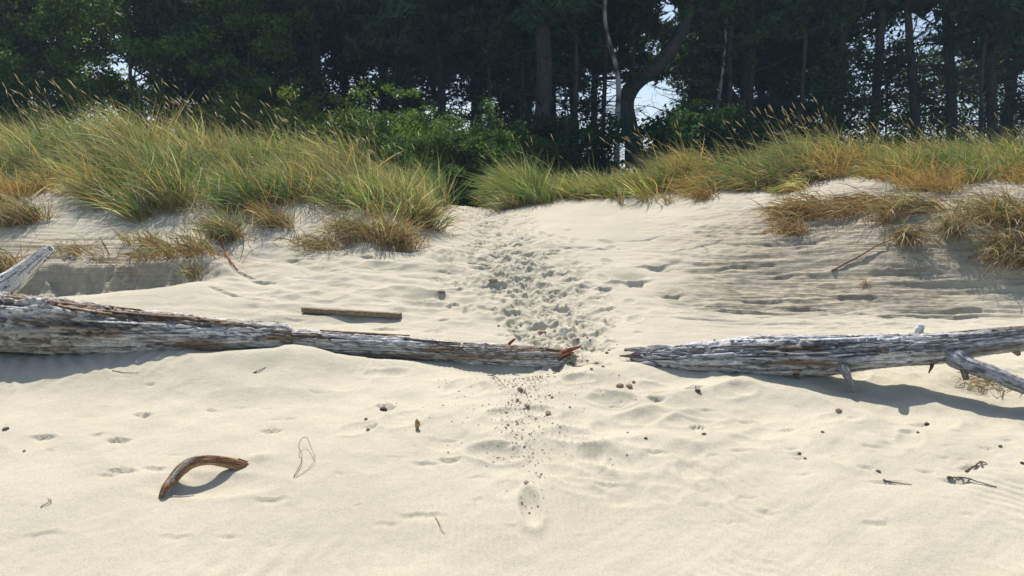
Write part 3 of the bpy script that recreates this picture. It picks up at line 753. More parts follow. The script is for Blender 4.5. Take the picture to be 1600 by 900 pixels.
Vc = np.stack([cx, dd, cz + cs * .3], -1)[:, None] + oct_[None] * cs[:, None, None] * rng.uniform(.6, 1.4, (N, 6, 1))
Fc = of[None] + (np.arange(N) * 6)[:, None, None]
cc = np.repeat(rng.uniform(.16, .42, N)[:, None] * np.array([[1, .84, .64]]), 6, axis=0)
tag(mesh('sand_crumbs', Vc.reshape(-1, 3), Fc.reshape(-1, 3), M_crumb, None, smooth=False, col=cc), 'crumbs of moist brown sand scattered along the footpath', 'sand crumbs', kind='stuff')

# ------------------------------------------------------------------ dune grass
GREEN = np.array((.11, .19, .045)); LIME = np.array((.20, .30, .055)); STRAW = np.array((.56, .44, .19)); RUST = np.array((.34, .16, .05)); BLUEG = np.array((.16, .25, .11))
def blades(base, L, wind=(-.55, 0, 0), spread=.35, droop=.16, width=.0042, cmix=None, nseg=6, r=rng, outward=None, tipcol=None, ret=False, windk=1.0):
    n = len(base); k = nseg
    dr = np.stack([r.normal(0, spread, n), r.normal(0, spread, n), np.ones(n)], -1) + np.array(wind) * windk * r.uniform(.4, 1.2, (n, 1))
    if outward is not None: dr += outward
    dr /= np.linalg.norm(dr, axis=1)[:, None]
    bend = r.uniform(.3, 1.6, (n, 1)) * droop
    pull = np.array(wind) * 1.2 * windk + np.array([0, 0, -1.0]) + np.stack([r.normal(0, .5, n), r.normal(0, .5, n), np.zeros(n)], -1)
    P = [base]; D = [dr]
    seg = (L / k)[:, None]
    for i in range(k):
        P.append(P[-1] + D[-1] * seg)
        d2 = D[-1] + pull * bend * (.5 + i / k); d2 /= np.linalg.norm(d2, axis=1)[:, None]; D.append(d2)
    P = np.stack(P, 1); D = np.stack(D, 1)
    yaw = r.uniform(0, 2 * pi, n); ref = np.stack([np.cos(yaw), np.sin(yaw), np.zeros(n)], -1)[:, None]
    sd_ = np.cross(D, np.broadcast_to(ref, D.shape)); sd_ /= np.linalg.norm(sd_, axis=2)[..., None] + 1e-9
    t = np.linspace(0, 1, k + 1); w = (np.minimum(1, (1.02 - t) * 2.2))[None, :, None] * (width * np.where(r.random(n) < .06, 1.7, r.uniform(.55, 1.25, n)))[:, None, None]
    V = np.stack([P - sd_ * w, P + sd_ * w], 2).reshape(n, -1, 3)
    i = np.arange(k) * 2
    Fq = np.stack([i, i + 1, i + 3, i + 2], -1)[None] + (np.arange(n) * (2 * (k + 1)))[:, None, None]
    C = cmix[:, None, :] * np.ones((1, k + 1, 1))
    tt = t[None, :, None]
    basec = np.array((.36, .25, .12))
    C = C * ss(0, .45, tt) + basec * (1 - ss(0, .45, tt))
    if tipcol is not None:
        C = C * (1 - .5 * ss(.6, 1, tt)) + np.array(tipcol) * .5 * ss(.6, 1, tt)
    C = np.repeat(C, 2, axis=1)
    return V.reshape(-1, 3), Fq.reshape(-1, 4), C.reshape(-1, 3), P

def seedheads(base, L, r=rng, wind=(-.5, 0, 0)):
    n = len(base)
    c = np.tile(STRAW * .9, (n, 1))
    V, Fq, C, P = blades(base, L, wind=wind, spread=.14, droop=.10, width=.0028, cmix=c, r=r)
    # spike: crossed spindles along the last fifth
    tip = P[:, -1]; d = tip - P[:, -2]; d /= np.linalg.norm(d, axis=1)[:, None]
    hl = r.uniform(.10, .16, n)[:, None]; a = np.cross(d, [0, 1, 0]); a /= np.linalg.norm(a, axis=1)[:, None]; b = np.cross(d, a)
    rr_ = .007
    pts = np.stack([tip - d * .02, tip + d * hl * .35 + a * rr_, tip + d * hl * .35 + b * rr_, tip + d * hl * .35 - a * rr_, tip + d * hl * .35 - b * rr_, tip + d * hl], 1)
    f = np.array([[0, 2, 1], [0, 3, 2], [0, 4, 3], [0, 1, 4], [5, 1, 2], [5, 2, 3], [5, 3, 4], [5, 4, 1]])
    Fh = f[None] + (np.arange(n) * 6)[:, None, None]
    Ch = np.repeat(np.array((.60, .48, .27))[None] * r.uniform(.75, 1.15, (n, 1)), 6, axis=0)
    return (V, Fq, C), (pts.reshape(-1, 3), Fh.reshape(-1, 3), Ch)

def join_col(lst):
    V = []; C = []; Q = []; T = []; o = 0
    for v, f, c in lst:
        (Q if f.shape[1] == 4 else T).append(f + o); V.append(v); C.append(c); o += len(v)
    return np.vstack(V), [np.vstack(x) for x in (Q, T) if x], np.vstack(C)

def colours(x, y, r, rusty):
    n = len(x)
    f1 = fbm(x * .9, y * 1.3, 131, 3) + r.normal(0, .25, n)
    f2 = r.random(n)
    c = np.where((f1 > .0)[:, None], STRAW * .95, GREEN)
    c = np.where((f2 < .25)[:, None], BLUEG, c)
    c = np.where((f2 > .90)[:, None], LIME, c)
    c = np.where(((f2 > .78) & (f2 <= .9))[:, None], np.array((.62, .58, .42)), c)
    rk = (r.random(n) < rusty)[:, None]
    c = np.where(rk, RUST * .6 + STRAW * .4, c)
    return c * r.uniform(.45, 1.45, (n, 1)) * (1 + .6 * fbm(x * 2.2, y * 2.6, 135, 3))[:, None]

def mass(name, label, edge, dmax, n, x0, x1, Lr, rusty, seed, seeds=120, extra=None, droop=.16, gaps=None, wind=(-.55, 0, 0), hv=.35, greener=.05, brown=1.1):
    r = np.random.default_rng(seed)
    e = np.array(edge, float)
    # edge: px -> py of the lower fringe; turn into depth by casting sight lines
    ed = np.array([[p, hit(p, q)[1]] for p, q in edge])
    px = r.uniform(x0, x1, n * 3); u = r.random(n * 3) ** 1.25
    d0 = np.interp(px, ed[:, 0], ed[:, 1])
    d = d0 + (dmax - d0) * u
    x = (px - 800) / F * d
    # tussocky density
    den = fbm(x * 2.4, d * 2.4, seed + 7, 3) * .9 + .62 - .45 * np.exp(-((d - d0) / .3))
    keep = r.random(n * 3) < np.clip(den, 0.03, 1)
    if gaps:
        for gp, gd, rp, rd in gaps:
            keep &= ~((((px - gp) / rp) ** 2 + ((d - gd) / rd) ** 2) < 1)
    px, d, x, d0 = px[keep][:n], d[keep][:n], x[keep][:n], d0[keep][:n]
    m = len(x)
    # most blades gather into tussocks that share a lean, a height and a tone
    nt_ = m // 90; ci = r.integers(0, m, nt_); own = r.integers(0, nt_, m)
    tus = r.random(m) < .72
    tr_ = r.uniform(.05, .11, nt_)[own]
    ox, oy = r.normal(0, 1, m) * tr_, r.normal(0, 1, m) * tr_
    x = np.where(tus, x[ci][own] + ox, x); nd_ = np.where(tus, d[ci][own] + oy, d); d0 = np.where(tus, d0[ci][own], d0); d = nd_
    fan = np.stack([ox, oy, np.zeros(m)], -1) * 4.5 * tus[:, None]
    tl = np.where(tus, r.uniform(.72, 1.25, nt_)[own], .85); tone = np.where(tus, r.uniform(.65, 1.3, nt_)[own], 1.0)
    tlean = np.stack([r.normal(0, .22, nt_), r.normal(0, .18, nt_), np.zeros(nt_)], -1)[own] * tus[:, None]
    base = np.stack([x, d, gz(x, d) - .01], -1)
    L = r.uniform(Lr[0], Lr[1], m) * (.62 + .38 * ss(0, .8, d - d0)) * (1 + hv * fbm(x * 1.4, d * 1.4, seed + 9, 2))
    L = L * tl
    c = colours(x, d, r, 0)
    gk = r.random(m) < greener; c[gk] = (LIME * .75) * r.uniform(.6, 1.3, (gk.sum(), 1))
    rk = r.random(m) < rusty * brown * (1.5 - ss(0, .9, d - d0)) * np.clip(.6 + fbm(x * .8, d * .8, seed + 13, 2) * 1.5, .1, 1.4)
    c[rk] = (RUST * .55 + STRAW * .45) * r.uniform(.7, 1.2, (rk.sum(), 1))
    c = c * tone[:, None]
    edgeout = fan + tlean; edgeout[:, 1] += -.35 * np.exp(-(d - d0) / .4)
    V, Fq, C, P = blades(base, L, cmix=c, r=r, outward=edgeout, droop=droop, tipcol=(.55, .50, .28), wind=wind)
    lst = [(V, Fq, C)]
    k = r.integers(0, m, seeds)
    k = k[d[k] - d0[k] > .6]
    if len(k):
        a, b = seedheads(base[k], r.uniform(.8, 1.2, len(k)) * (Lr[1] / .8), r)
        lst += [a, b]
    V, F_, C = join_col(lst)
    return tag(mesh(name, V, F_, M_grass, None, smooth=True, col=C), label, 'dune grass', kind='stuff')

mass('marram_grass', 'tall wind bent green and straw marram grass covering the left dune', [(-320, 340), (0, 322), (60, 308), (110, 300), (150, 318), (200, 345), (240, 345), (280, 338), (350, 338), (400, 330), (450, 325), (500, 332), (550, 345), (600, 372), (640, 375), (665, 345), (700, 320)], 11.9, 34000, -320, 692, (.42, .82), .4, 201, 320, droop=.15, hv=.55)
mass('marram_grass', 'shorter marram grass on the dune crest just right of the footpath', [(786, 318), (830, 322), (870, 316), (920, 308), (1000, 315), (1040, 305), (1075, 300)], 12.3, 12500, 782, 1080, (.40, .68), .25, 202, 60, droop=.14, hv=.7, greener=.45)
mass('marram_grass', 'rusty straw coloured marram grass on the crest above the bare right slope', [(1060, 300), (1100, 306), (1150, 300), (1200, 306), (1250, 296), (1300, 282), (1340, 268), (1380, 290)], 11.8, 12500, 1060, 1340, (.46, .72), 1.1, 203, 70, droop=.30, wind=(-.8, 0, 0), hv=.6, brown=1.7, gaps=((1322, 9.4, 40, .5), (1068, 10.6, 14, .5)))
mass('marram_grass', 'mixed green and brown marram grass on the far right crest', [(1330, 262), (1370, 285), (1400, 300), (1450, 300), (1490, 305), (1520, 290), (1600, 290), (1900, 290)], 11.9, 17000, 1340, 1900, (.32, .56), .7, 204, 70, droop=.22, hv=.7, greener=.3, gaps=((1565, 8.9, 45, .35), (1335, 9.5, 34, .6), (1470, 9.3, 18, .3)))

def tuft(px, py, n, L, rusty, label, seed, wind=(-.4, 0, 0), droop=.2, spread=.45, rad=.10, group='loose marram tufts on the dune face', out=(0, -.2, 0), dry=0.0, width=.004):
    r = np.random.default_rng(seed)
    o = hit(px, py)
    bx = r.normal(0, rad, n); by = r.normal(0, rad * .5, n)
    base = np.stack([bx, by, gz(o[0] + bx, o[1] + by) - o[2] - .008], -1)
    c = colours(bx * 3 + px, by, r, 0); rk = r.random(n) < rusty; c[rk] = (RUST * .60 + STRAW * .2) * r.uniform(.4, 1.3, (rk.sum(), 1))
    dk = r.random(n) < dry; c[dk] = np.array((.42, .35, .21)) * r.uniform(.45, 1.35, (dk.sum(), 1)); c = c * np.array((.88, .84, .9))
    V, Fq, C, P = blades(base, L * r.uniform(.45, 1.15, n), cmix=c, r=r, wind=wind, spread=spread, droop=droop, tipcol=(.55, .48, .26), outward=np.array([out]), width=width)
    ob = mesh('grass_tuft', V, Fq, M_grass, None, col=C); ob.location = o
    return tag(ob, label, 'grass tuft', group)
tuft(20, 350, 420, .42, .3, 'large straw and green tuft at the left frame edge, above the white stub', 301, rad=.16, dry=.6)
tuft(5, 432, 320, .34, .5, 'tangled dead tuft at the left frame edge beside the white stub', 302, dry=.7, droop=.35, rad=.13)
tuft(355, 372, 420, .42, .2, 'green tuft standing at the dune edge above the reddish root', 303, rad=.10, dry=.2)
tuft(300, 400, 220, .42, .7, 'brown tuft drooping over the shaded hollow behind the left log', 304, rad=.16, dry=.3, droop=.3)
tuft(240, 385, 90, .30, .3, 'thin sparse tuft on the shaded slope left of the drooping brown tuft', 305, rad=.10, dry=.3)
tuft(155, 405, 40, .25, .3, 'very thin few bladed tuft in the middle of the left hollow slope', 306, rad=.08, dry=.5, spread=.6)
tuft(200, 380, 22, .22, .3, 'tiny spiky sprig on the left sand slope', 307, rad=.03, spread=.2, dry=.3)
tuft(122, 400, 22, .2, .7, 'tiny reddish sprig on the left sand slope above the hollow', 308, rad=.03, spread=.2)
tuft(430, 352, 300, .36, .6, 'rust tinted tuft hanging on the left dune face', 309, rad=.12, dry=.3)
tuft(500, 388, 200, .42, .3, 'dead grass strands trailing flat onto sand below the left dune', 310, rad=.12, dry=.8, droop=.6, spread=.7)
tuft(560, 372, 320, .46, .5, 'dense dry brown tuft low on the left dune end', 311, rad=.16, dry=.5, droop=.35)
tuft(615, 382, 380, .48, .7, 'rusty tuft at the right foot of the left dune, near the path', 312, rad=.14, dry=.3, droop=.28, wind=(.2, 0, 0))
tuft(655, 350, 520, .44, .4, 'bright green tuft with rusty base leaning toward the path', 313, rad=.14, wind=(.35, 0, 0), droop=.2)
tuft(305, 435, 60, .25, .3, 'thin bent yellow sprig at the edge of the shaded hollow', 314, rad=.05, dry=.6, droop=.3)
tuft(970, 318, 36, .30, .0, 'single tall green sprig below the crest grass right of the path', 315, rad=.02, spread=.12, wind=(-.05, 0, 0))
tuft(800, 325, 300, .40, .1, 'green tuft arching over the right side of the path notch', 316, rad=.12, wind=(-.6, 0, 0), droop=.25)
tuft(1262, 335, 380, .50, 1.0, 'thick rusty tuft hanging off the lip of the right slope', 317, rad=.17, dry=.3, droop=.45, wind=(-.7, 0, 0), out=(-.2, -.3, 0))
tuft(1240, 365, 130, .36, 1.0, 'lower brown fringe hanging under the thick rusty tuft', 318, rad=.10, dry=.3, droop=.6, wind=(-.6, 0, 0))
tuft(1345, 330, 200, .55, 1.1, 'flat brown strands combed along the lip of the right slope', 319, rad=.18, dry=.4, droop=.5, wind=(-1.2, 0, 0))
tuft(1412, 372, 260, .38, .4, 'upright olive tuft hanging straight down the right slope face', 320, rad=.05, dry=.3, droop=.9, wind=(.05, 0, 0), out=(0, -.8, 0))
tuft(1390, 345, 120, .46, .9, 'ochre tuft directly above the hanging olive tuft', 321, rad=.10, dry=.4, droop=.5, wind=(-.2, 0, 0))
tuft(1490, 365, 260, .42, .1, 'bright straw tuft splayed like a fan over the bare right slope', 322, rad=.05, dry=.9, droop=.55, spread=.6, out=(0, -.6, 0), wind=(-.3, 0, 0), width=.005)
tuft(1440, 330, 260, .5, .3, 'dark flattened strands running left across the right slope', 323, rad=.14, dry=.3, droop=.4, wind=(-1.3, 0, 0))
tuft(1545, 345, 280, .46, .6, 'shaggy brown tuft near the right frame edge, left of the hanging one', 324, rad=.18, dry=.4, droop=.4)
tuft(1585, 400, 400, .52, .6, 'long shaggy tuft hanging down the slope at the right frame edge', 325, rad=.14, dry=.5, droop=.7, out=(0, -.5, 0))
tuft(1600, 350, 450, .5, .5, 'dense green and brown tuft on the lip at the right frame edge', 326, rad=.2, dry=.3, droop=.35)
tuft(1352, 445, 16, .16, .8, 'short reddish dead sprig on the grey face of the right slope', 327, rad=.02, dry=.3, droop=.4, spread=.5)
tuft(1545, 602, 70, .22, .4, 'pale tangle of dead grass on the sand under the right log branch', 328, rad=.10, dry=.9, droop=1.0, spread=.9)
tuft(110, 396, 60, .34, .4, 'few dead strands trailing over the lip of the left hollow', 333, rad=.14, dry=.7, droop=.7, spread=.7, out=(0, -.6, 0))
tuft(235, 402, 90, .36, .6, 'thin brown strands hanging down the shaded face of the left hollow', 334, rad=.14, dry=.6, droop=.7, spread=.7, out=(.2, -.6, 0))
tuft(1045, 318, 30, .22, .2, 'lone sprig on the sand below the crest, right of centre', 329, rad=.03, spread=.3)
tuft(1100, 312, 120, .28, .9, 'small rusty tuft at the top of the right slope', 330, rad=.08, droop=.3)
tuft(50, 345, 200, .34, .7, 'rusty low tuft beside the large one at the left frame edge', 331, rad=.1, dry=.2)
tuft(910, 312, 60, .34, .1, 'thin green tuft hanging below the crest grass near the path', 332, rad=.04, droop=.3, spread=.2)

# ------------------------------------------------------------------ woodland
def leafquads(cen, size, r, elong=1.6, colr=None, up=.3):
    n = len(cen)
    d = r.normal(size=(n, 3)); d /= np.linalg.norm(d, axis=1)[:, None]
    q = r.normal(size=(n, 3)); q[:, 2] += up; s = np.cross(d, q); s /= np.linalg.norm(s, axis=1)[:, None]
    sz = (size * r.uniform(.6, 1.35, n))[:, None]
    V = np.stack([cen - d * sz * elong * .5, cen + s * sz * .42, cen + d * sz * elong * .5, cen - s * sz * .42], 1)
    Fq = np.arange(n * 4).reshape(n, 4)
    C = np.repeat(colr, 4, axis=0)
    return V.reshape(-1, 3), Fq, C

def limb(p, d, L, r0, r, n=8, wob=.12, grav=-.02):
    P = [np.array(p, float)]; d = np.array(d, float); d /= np.linalg.norm(d)
    for i in range(n):
        P.append(P[-1] + d * L / n); d = d + r.normal(0, wob, 3) + np.array([0, 0, grav]); d /= np.linalg.norm(d)
    return np.array(P), np.linspace(r0, r0 * .25, n + 1)

def clumpcloud(cent, rad, per, r):
    n = len(cent)
    p = r.normal(size=(n, per, 3)); p /= np.linalg.norm(p, axis=2)[..., None]
    p *= (r.random((n, per, 1)) ** .4) * np.array(rad)[:, None, None] * np.array([1, 1, .6])
    return (cent[:, None] + p).reshape(-1, 3), np.repeat(np.arange(n), per)

def build_pine(name, seed, h, r0, lean=(0, 0), crown0=4.6, crad=2.4, path=None, dead=14, dens=1.0, barkc=(.075, .066, .062), lowcrown=False):
    r = np.random.default_rng(seed)
    root = empty(name, (0, 0, 0))
    if path is None:
        path = [[lean[0] * t * h + r.normal(0, .06) * h * .1 * (t > 0), lean[1] * t * h, t * h, r0 * (1.25 - .9 * t) if t < .1 else r0 * (1.05 - .8 * t)] for t in np.linspace(0, 1, 7)]
    Rr = spline(path, 60)
    def disp(s, a, rad):
        return rad * (.10 * fbm(s * 3, np.cos(a) * 2 + np.sin(a) * 3, seed, 3) + .05 * fbm(s * 12, a * 3, seed + 1, 2))
    v, f = tube(Rr[:, :3], Rr[:, 3], 18, disp); tv, tf = v, f
    C = np.array(barkc)[None] * r.uniform(.8, 1.2, (len(v), 1))
    up = np.clip((v[:, 2:3] / h - .45) * 2, 0, 1)
    C = C * (1 - up) + np.array((.12, .075, .045)) * up
    # dead lower limbs and living upper ones
    parts = []; ends = []
    for i in range(dead):
        t = r.uniform(.14, .5); k = int(t * 59); a = r.uniform(0, 2 * pi)
        P, R = limb(Rr[k, :3], (math.cos(a), math.sin(a) * .8, r.uniform(-.1, .5)), r.uniform(.7, 2.2), r.uniform(.018, .035), r, 9, .16, -.01)
        parts.append(tube(P, R, 5))
        for q in range(6):
            j = r.integers(1, 9); a2 = r.uniform(0, 2 * pi)
            P2, R2 = limb(P[j], (math.cos(a2), math.sin(a2), r.uniform(-.4, .6)), r.uniform(.3, 1.1), .011, r, 6, .24)
            parts.append(tube(P2, R2, 4))
            for w_ in range(2):
                P3, R3 = limb(P2[r.integers(1, 6)], r.normal(size=3), r.uniform(.15, .45), .006, r, 4, .3)
                parts.append(tube(P3, R3, 3))
    for i in range(26):
        z = r.uniform(crown0, h); k = min(58, int(np.searchsorted(Rr[:, 2], z))); a = r.uniform(0, 2 * pi)
        tt = (z - crown0) / (h - crown0); LL = crad * (1.05 - .65 * tt) * r.uniform(.6, 1.1)
        P, R = limb(Rr[k, :3], (math.cos(a), math.sin(a), r.uniform(0, .5)), LL, .06 * (1.2 - tt), r, 8, .13)
        parts.append(tube(P, R, 5))
        for j in range(3, 9): ends.append(P[j])
        for q in range(3):
            j = r.integers(3, 8); a2 = r.uniform(0, 2 * pi)
            P2, R2 = limb(P[j], (math.cos(a2), math.sin(a2), r.uniform(-.1, .5)), LL * .4, .018, r, 5, .2)
            parts.append(tube(P2, R2, 4)); ends += [P2[3], P2[5]]
    v, f = merge([(tv, tf)] + parts); mesh('trunk', v, f, M_bark, root, col=np.vstack([C, np.tile((.06, .052, .048), (len(v) - len(tv), 1))]))
    ends = np.array(ends); m = len(ends)
    cent = ends + r.normal(0, .12, (m, 3))
    per = int(56 * dens)
    P, idx = clumpcloud(cent, r.uniform(.22, .42, m), per, r)
    cl = r.uniform(.65, 1.35, m)[idx][:, None] * np.array((.035, .075, .030)) * r.uniform(.8, 1.2, (len(P), 1))
    v, f, C = leafquads(P, np.full(len(P), .075), r, 3.6, cl)
    mesh('crown', v, f, M_needle, root, smooth=False, col=C)
    return root

def build_leafy(name, seed, h, r0, crown0, crad, nclump, per, leaf, colr, barkc=(.12, .10, .08), stems=1, birch=False, lean=(0, 0), zs=1.0):
    r = np.random.default_rng(seed)
    root = empty(name, (0, 0, 0)); tr = []; br = []; ends = []; tc = []
    for s in range(stems):
        a0 = r.uniform(0, 2 * pi); sp = 0 if stems == 1 else .32
        P = [[0, 0, -.1, r0 * 1.2]]
        for t in np.linspace(.12, 1, 7):
            P.append([(lean[0] * t + sp * math.cos(a0) * t) * h + r.normal(0, .03) * h * .3, (lean[1] * t + sp * math.sin(a0) * t) * h + r.normal(0, .03) * h * .2, t * h * .96, r0 * (1.05 - .85 * t)])
        Rr = spline(P, 50)
        v, f = tube(Rr[:, :3], Rr[:, 3], 12, lambda s_, a, rad: rad * .12 * fbm(s_ * 4, np.cos(a) * 2 + np.sin(a), seed, 3))
        tr.append((v, f))
        if birch:
            ring = vn(v[:, 2] * 9, np.arctan2(v[:, 1], v[:, 0]) * 1.2, seed + 3)
            c = np.where((ring > .68)[:, None], (.06, .05, .05), (.36, .355, .345))
        else: c = np.array(barkc)[None] * r.uniform(.8, 1.2, (len(v), 1))
        tc.append(c)
        nb = max(6, nclump // (3 * stems))
        for i in range(nb):
            z = r.uniform(crown0, h * .97); k = min(48, int(z / h * 49)); a = r.uniform(0, 2 * pi); tt = (z - crown0) / max(.1, h - crown0)
            LL = crad * math.sqrt(max(.1, 1 - (2 * tt - .9) ** 2 * .8)) * r.uniform(.6, 1.1)
            Pb, Rb = limb(Rr[k, :3], (math.cos(a), math.sin(a), r.uniform(.1, .7)), LL, max(.008, r0 * .28), r, 7, .14, -.01)
            br.append(tube(Pb, Rb, 5)); ends += [Pb[4], Pb[6], Pb[7], Pb[7] + r.normal(0, .2, 3)]
    v, f = merge(tr + br); tc = np.vstack(tc); mesh('trunk' if stems == 1 else 'stem', v, f, M_bark, root, col=np.vstack([tc, np.tile(np.array(barkc), (len(v) - len(tc), 1))]))
    ends = np.array(ends); m = len(ends); ends = ends + r.normal(0, crad * .10, (m, 3)); ends[:, 2] = np.maximum(ends[:, 2], .15)
    P, idx = clumpcloud(ends, r.uniform(.16, .36, m) * crad ** .5, per, r)
    cl = (r.uniform(.6, 1.4, m)[idx][:, None] * np.array(colr)) * r.uniform(.75, 1.25, (len(P), 1))
    yl = (r.random(len(P)) < .12)[:, None]; cl = np.where(yl, cl * np.array((1.7, 1.3, .9)), cl)
    v, f, C = leafquads(P, np.full(len(P), leaf), r, 1.5, cl)
    mesh('crown' if stems == 1 else 'foliage', v, f, M_leaf, root, smooth=False, col=C)
    return root

def place(root, px, d, z=None, rz=0, sc=1, label=None, cat=None, group=None):
    x = (px - 800) / F * d
    root.location = (x, d, (gz(x, d)[0] - .05) if z is None else z)
    root.rotation_euler = (0, 0, rz); root.scale = (sc, sc, sc)
    tag(root, label, cat, group)
    return root

used = set()
def take(proto):
    if proto.name not in used:
        used.add(proto.name); return proto
    return copy_tree(proto)

PA = build_pine('pine_tree', 401, 10.5, .24, (.02, 0))
PB = build_pine('pine_tree', 402, 10.0, .17, (-.10, 0), dead=22)
PC = build_pine('pine_tree', 403, 11.0, .16, (.03, .02), crown0=4.6, crad=2.6, dead=26)
PE = build_pine('pine_tree', 406, 10.0, .15, (-.11, 0), crown0=5.2, dens=.13, dead=26)
PF = build_pine('pine_tree', 407, 8.5, .075, (.03, .02), crown0=4.6, crad=1.3, dens=.5, dead=16)
PD = build_pine('pine_tree', 404, 9.5, .14, (-.06, .03), crown0=4.4, crad=2.4, dead=26)
# singled-out trees, read from the photograph: (px at base, depth)
g = 'pines of the wood behind the dunes'
place(take(PA), 842, 18.0, rz=.4, label='thick dark upright pine trunk rising behind the right side of the path notch', cat='pine tree', group=g)
# the curved pine: swings left then right
zb = gz((988 - 800) / F * 19, 19)[0]
cp = []
for px, py, r_ in ((992, 262, .30), (990, 225, .27), (981, 190, .25), (977, 165, .245), (985, 140, .235), (1003, 122, .225), (1030, 100, .21), (1062, 60, .17), (1080, 10, .15), (1090, -60, .11), (1095, -160, .05)):
    p = at(px, py, 19.0); cp.append([p[0] - (988 - 800) / F * 19, 0, p[2] - zb, r_ * .85])
PCv = build_pine('pine_tree', 405, 9.8, .25, path=cp, crown0=5.6, crad=2.4, dead=0, dens=1.0)
place(PCv, 988, 19.0, z=zb, label='pine with a thick trunk that bends sharply right, framing a patch of bright sky', cat='pine tree', group=g)
for px, d, pr, rz, sc, lab in (
    (862, 20.5, PC, 1.0, .95, 'second dark pine trunk close behind the thick upright one'),
    (925, 22.0, PD, 2.1, .9, 'slim dark pine left of the white birch'),
    (703, 20.0, PD, .3, 1.0, 'thin dark pine against the small bright sky gap left of centre'),
    (720, 22.5, PB, 3.3, 1.0, 'thin pine just right of the small bright sky gap left of centre'),
    (798, 21.0, PD, 4.2, 1.05, 'slender leaning pine left of the thick upright one'),
    (1065, 23.0, PD, 2.7, 1.0, 'slim pine in the bright gap right of the bent trunk'),
    (1272, 19.5, PB, 3.0, 1.0, 'dark pine leaning right beside the speckled sky gaps on the right'),
    (1300, 22.0, PE, .2, .9, 'dark straight pine between speckled sky gaps on the right'),
    (1352, 20.0, PE, 1.3, 1.0, 'brownish straight pine above the sandy gap in the right crest'),
    (1440, 19.0, PE, 0.0, .95, 'grey pine trunk leaning left, first of the leaning pair on the right'),
    (1494, 19.0, PE, .15, 1.05, 'grey pine trunk leaning left, second of the leaning pair on the right'),
    (1536, 20.5, PE, 2.0, 1.0, 'straight reddish brown pine near the right frame edge'),
    (1557, 18.5, PE, .1, 1.0, 'slightly leaning grey pine near the right frame edge'),
    (1594, 19.0, PC, 4.0, 1.0, 'dark pine at the right frame edge'),
    (1150, 20.0, PC, 5.0, 1.0, 'pine in the darkest part of the wood right of centre'),
    (1205, 21.5, PA, 1.5, .85, 'stout pine in the deep shade above the rusty grass'),
    (510, 20.5, PC, 2.6, 1.05, 'bluish grey pine trunk above the left end of the green shrubs'),
    (600, 22.5, PD, 5.2, 1.05, 'pine standing above the middle of the green shrubs'),
    (370, 21.0, PB, 2.2, 1.0, 'pine behind the seed heads of the left dune'),
    (20, 21.5, PC, 3.7, 1.0, 'pine behind the far left grass')):
    place(take(pr), px, d, rz=rz, sc=sc, label=lab, cat='pine tree', group=g)
# deeper rows
r = np.random.default_rng(9)
protos = [PA, PB, PC, PD]
for i in range(30):
    px = -120 + i * 62 + r.uniform(-22, 22); d = r.uniform(23.5, 28)
    if 930 < px < 1060 or (1235 < px < 1570) or (860 < px < 930) or (110 < px < 300) or (640 < px < 760 and i % 2): continue
    place(take(protos[i % 4]), px, d, rz=r.uniform(0, 6), sc=r.uniform(.95, 1.2), label='dark pine crowded in the deeper rows of the wood', cat='pine tree', group='crowded pines in the deeper rows of the wood')
# birches
BA = build_leafy('birch_tree', 411, 9.0, .085, 4.2, 1.5, 60, 60, .07, (.05, .10, .025), birch=True, lean=(-.05, 0))
place(take(BA), 969, 18.0, label='white barked birch left of the bent pine', cat='birch tree')
for px, d, rz, sc, lab in ((1110, 19.0, 2.0, .8, 'thin pale birch right of the bent pine, in front of deep shade'), (318, 20.0, 1.0, .7, 'thin pale birch trunk behind the left dune seed heads'), (450, 19.5, 4.0, .6, 'small pale stemmed birch above the yellowish shrubs left of centre')):
    place(take(BA), px, d, rz=rz, sc=sc, label=lab, cat='birch tree')
# broadleaved understorey
SA = build_leafy('shrub', 421, 2.3, .03, .15, 1.15, 150, 100, .043, (.078, .14, .028), stems=5)
SB = build_leafy('shrub', 422, 1.7, .025, .1, 1.0, 130, 100, .040, (.066, .135, .028), stems=5)
SC_ = build_leafy('shrub', 423, 2.9, .035, .4, 1.3, 150, 80, .048, (.10, .14, .030), stems=4)
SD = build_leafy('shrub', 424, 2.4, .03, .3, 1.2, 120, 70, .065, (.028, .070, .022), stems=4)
lg = 'green shrubs behind the dune crest'
shr = [(SA, 640, 14.4, .95, 'round bright green shrub filling the left of the path notch'), (SB, 745, 14.0, .95, 'low dark green shrub right at the head of the path'), (SB, 690, 13.8, .9, 'low leafy shrub at the left corner of the path notch'), (SA, 560, 15.0, .9, 'bright green shrub above the right end of the left dune grass'),
       (SC_, 485, 15.8, .85, 'tall yellowish green shrub above the left dune grass'), (SC_, 430, 16.5, .9, 'tall thin yellow green shrub rising behind the left seed heads'), (SA, 720, 15.2, .9, 'leafy shrub with brownish top behind the path notch'), (SB, 800, 14.6, 1.0, 'dark leafy shrub at the foot of the thick pine'),
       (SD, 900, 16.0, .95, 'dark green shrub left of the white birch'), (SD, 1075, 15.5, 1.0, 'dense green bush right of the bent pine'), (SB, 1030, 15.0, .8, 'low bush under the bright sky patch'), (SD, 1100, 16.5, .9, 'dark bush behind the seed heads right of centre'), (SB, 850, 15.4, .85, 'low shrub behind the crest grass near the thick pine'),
       (SA, 600, 16.5, .95, 'tall shrub standing behind the bright green ones'), (SD, 1180, 17.0, .9, 'shaded bush above the rusty crest grass'), (SD, 1390, 17.5, .9, 'shaded bush with a pale dead stem on the right'), (SD, 1260, 17.5, .6, 'small shaded bush under the leaning dark pine'), (SD, 1480, 17.5, .6, 'small shaded bush between the leaning pines')]
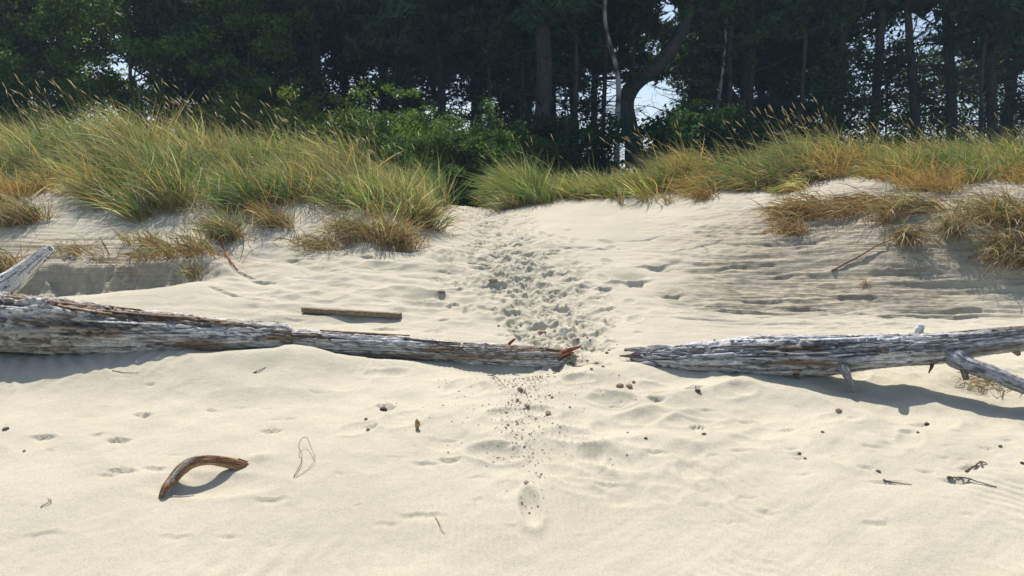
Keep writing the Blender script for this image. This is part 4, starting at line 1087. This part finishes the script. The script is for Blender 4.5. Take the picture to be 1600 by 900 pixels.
for i, (pr, px, d, sc, lab) in enumerate(shr):
    place(take(pr), px, d, rz=i * 1.3, sc=sc, label=lab, cat='shrub', group=lg)
# leafy trees on the left
TA = build_leafy('leafy_tree', 431, 6.5, .09, .8, 2.0, 170, 90, .075, (.085, .15, .032))
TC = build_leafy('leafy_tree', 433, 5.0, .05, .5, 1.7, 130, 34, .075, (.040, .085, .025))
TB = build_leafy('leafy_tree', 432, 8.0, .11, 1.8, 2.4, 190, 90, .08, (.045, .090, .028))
for i, (pr, px, d, sc, lab) in enumerate(((TA, 30, 18.5, 1.0, 'leafy green tree behind the grass at the left frame edge'), (TA, 110, 20.0, 1.0, 'leafy green tree, second from the left frame edge'), (TA, 220, 19.0, 1.0, 'leafy olive green tree behind the tallest seed heads'), (TB, 300, 21.0, .9, 'darker leafy tree right of the tallest seed heads'), (TA, 400, 19.5, .95, 'leafy tree above the right slope of the left dune'),
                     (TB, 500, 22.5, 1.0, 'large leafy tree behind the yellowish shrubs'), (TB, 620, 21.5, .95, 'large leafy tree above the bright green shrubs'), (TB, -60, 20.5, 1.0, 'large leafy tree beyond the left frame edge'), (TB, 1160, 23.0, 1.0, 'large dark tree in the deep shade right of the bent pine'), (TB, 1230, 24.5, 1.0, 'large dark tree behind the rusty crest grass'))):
    place(take(pr), px, d, rz=i * 1.9, sc=sc, label=lab, cat='tree', group='leafy trees among the pines')

for i, (px, d, sc) in enumerate(((676, 21.0, .9), (772, 20.0, 1.0), (815, 19.5, .9), (885, 20.5, 1.0), (905, 18.5, 1.0), (940, 20.0, 1.05), (1128, 18.5, 1.0), (1175, 19.0, 1.1), (1240, 18.5, 1.0), (1515, 18.0, .9), (1575, 21.5, 1.0), (470, 20.0, 1.1), (260, 19.0, 1.0), (60, 19.5, 1.0))):
    place(take(PF), px, d, rz=i * 2.1, sc=sc, label='thin young pine stem standing between the thicker trunks', cat='pine tree', group='thin young pines between the thicker trunks')
for i, (px, d, sc, lab) in enumerate(((880, 19.5, .9, 'thin leaved small tree between the thick pine and the white birch'), (1290, 18.8, .9, 'thin leaved small tree beside the leaning dark pine on the right'), (1375, 20.5, 1.0, 'thin leaved small tree above the sandy gap in the right crest'), (1420, 22.5, 1.05, 'thin leaved small tree behind the first leaning grey pine'),
        (1525, 21.5, 1.0, 'thin leaved small tree behind the reddish brown pine near the right edge'), (1590, 20.5, 1.0, 'thin leaved small tree at the right frame edge'), (745, 22.5, .95, 'thin leaved small tree right of the left of centre sky gap'))):
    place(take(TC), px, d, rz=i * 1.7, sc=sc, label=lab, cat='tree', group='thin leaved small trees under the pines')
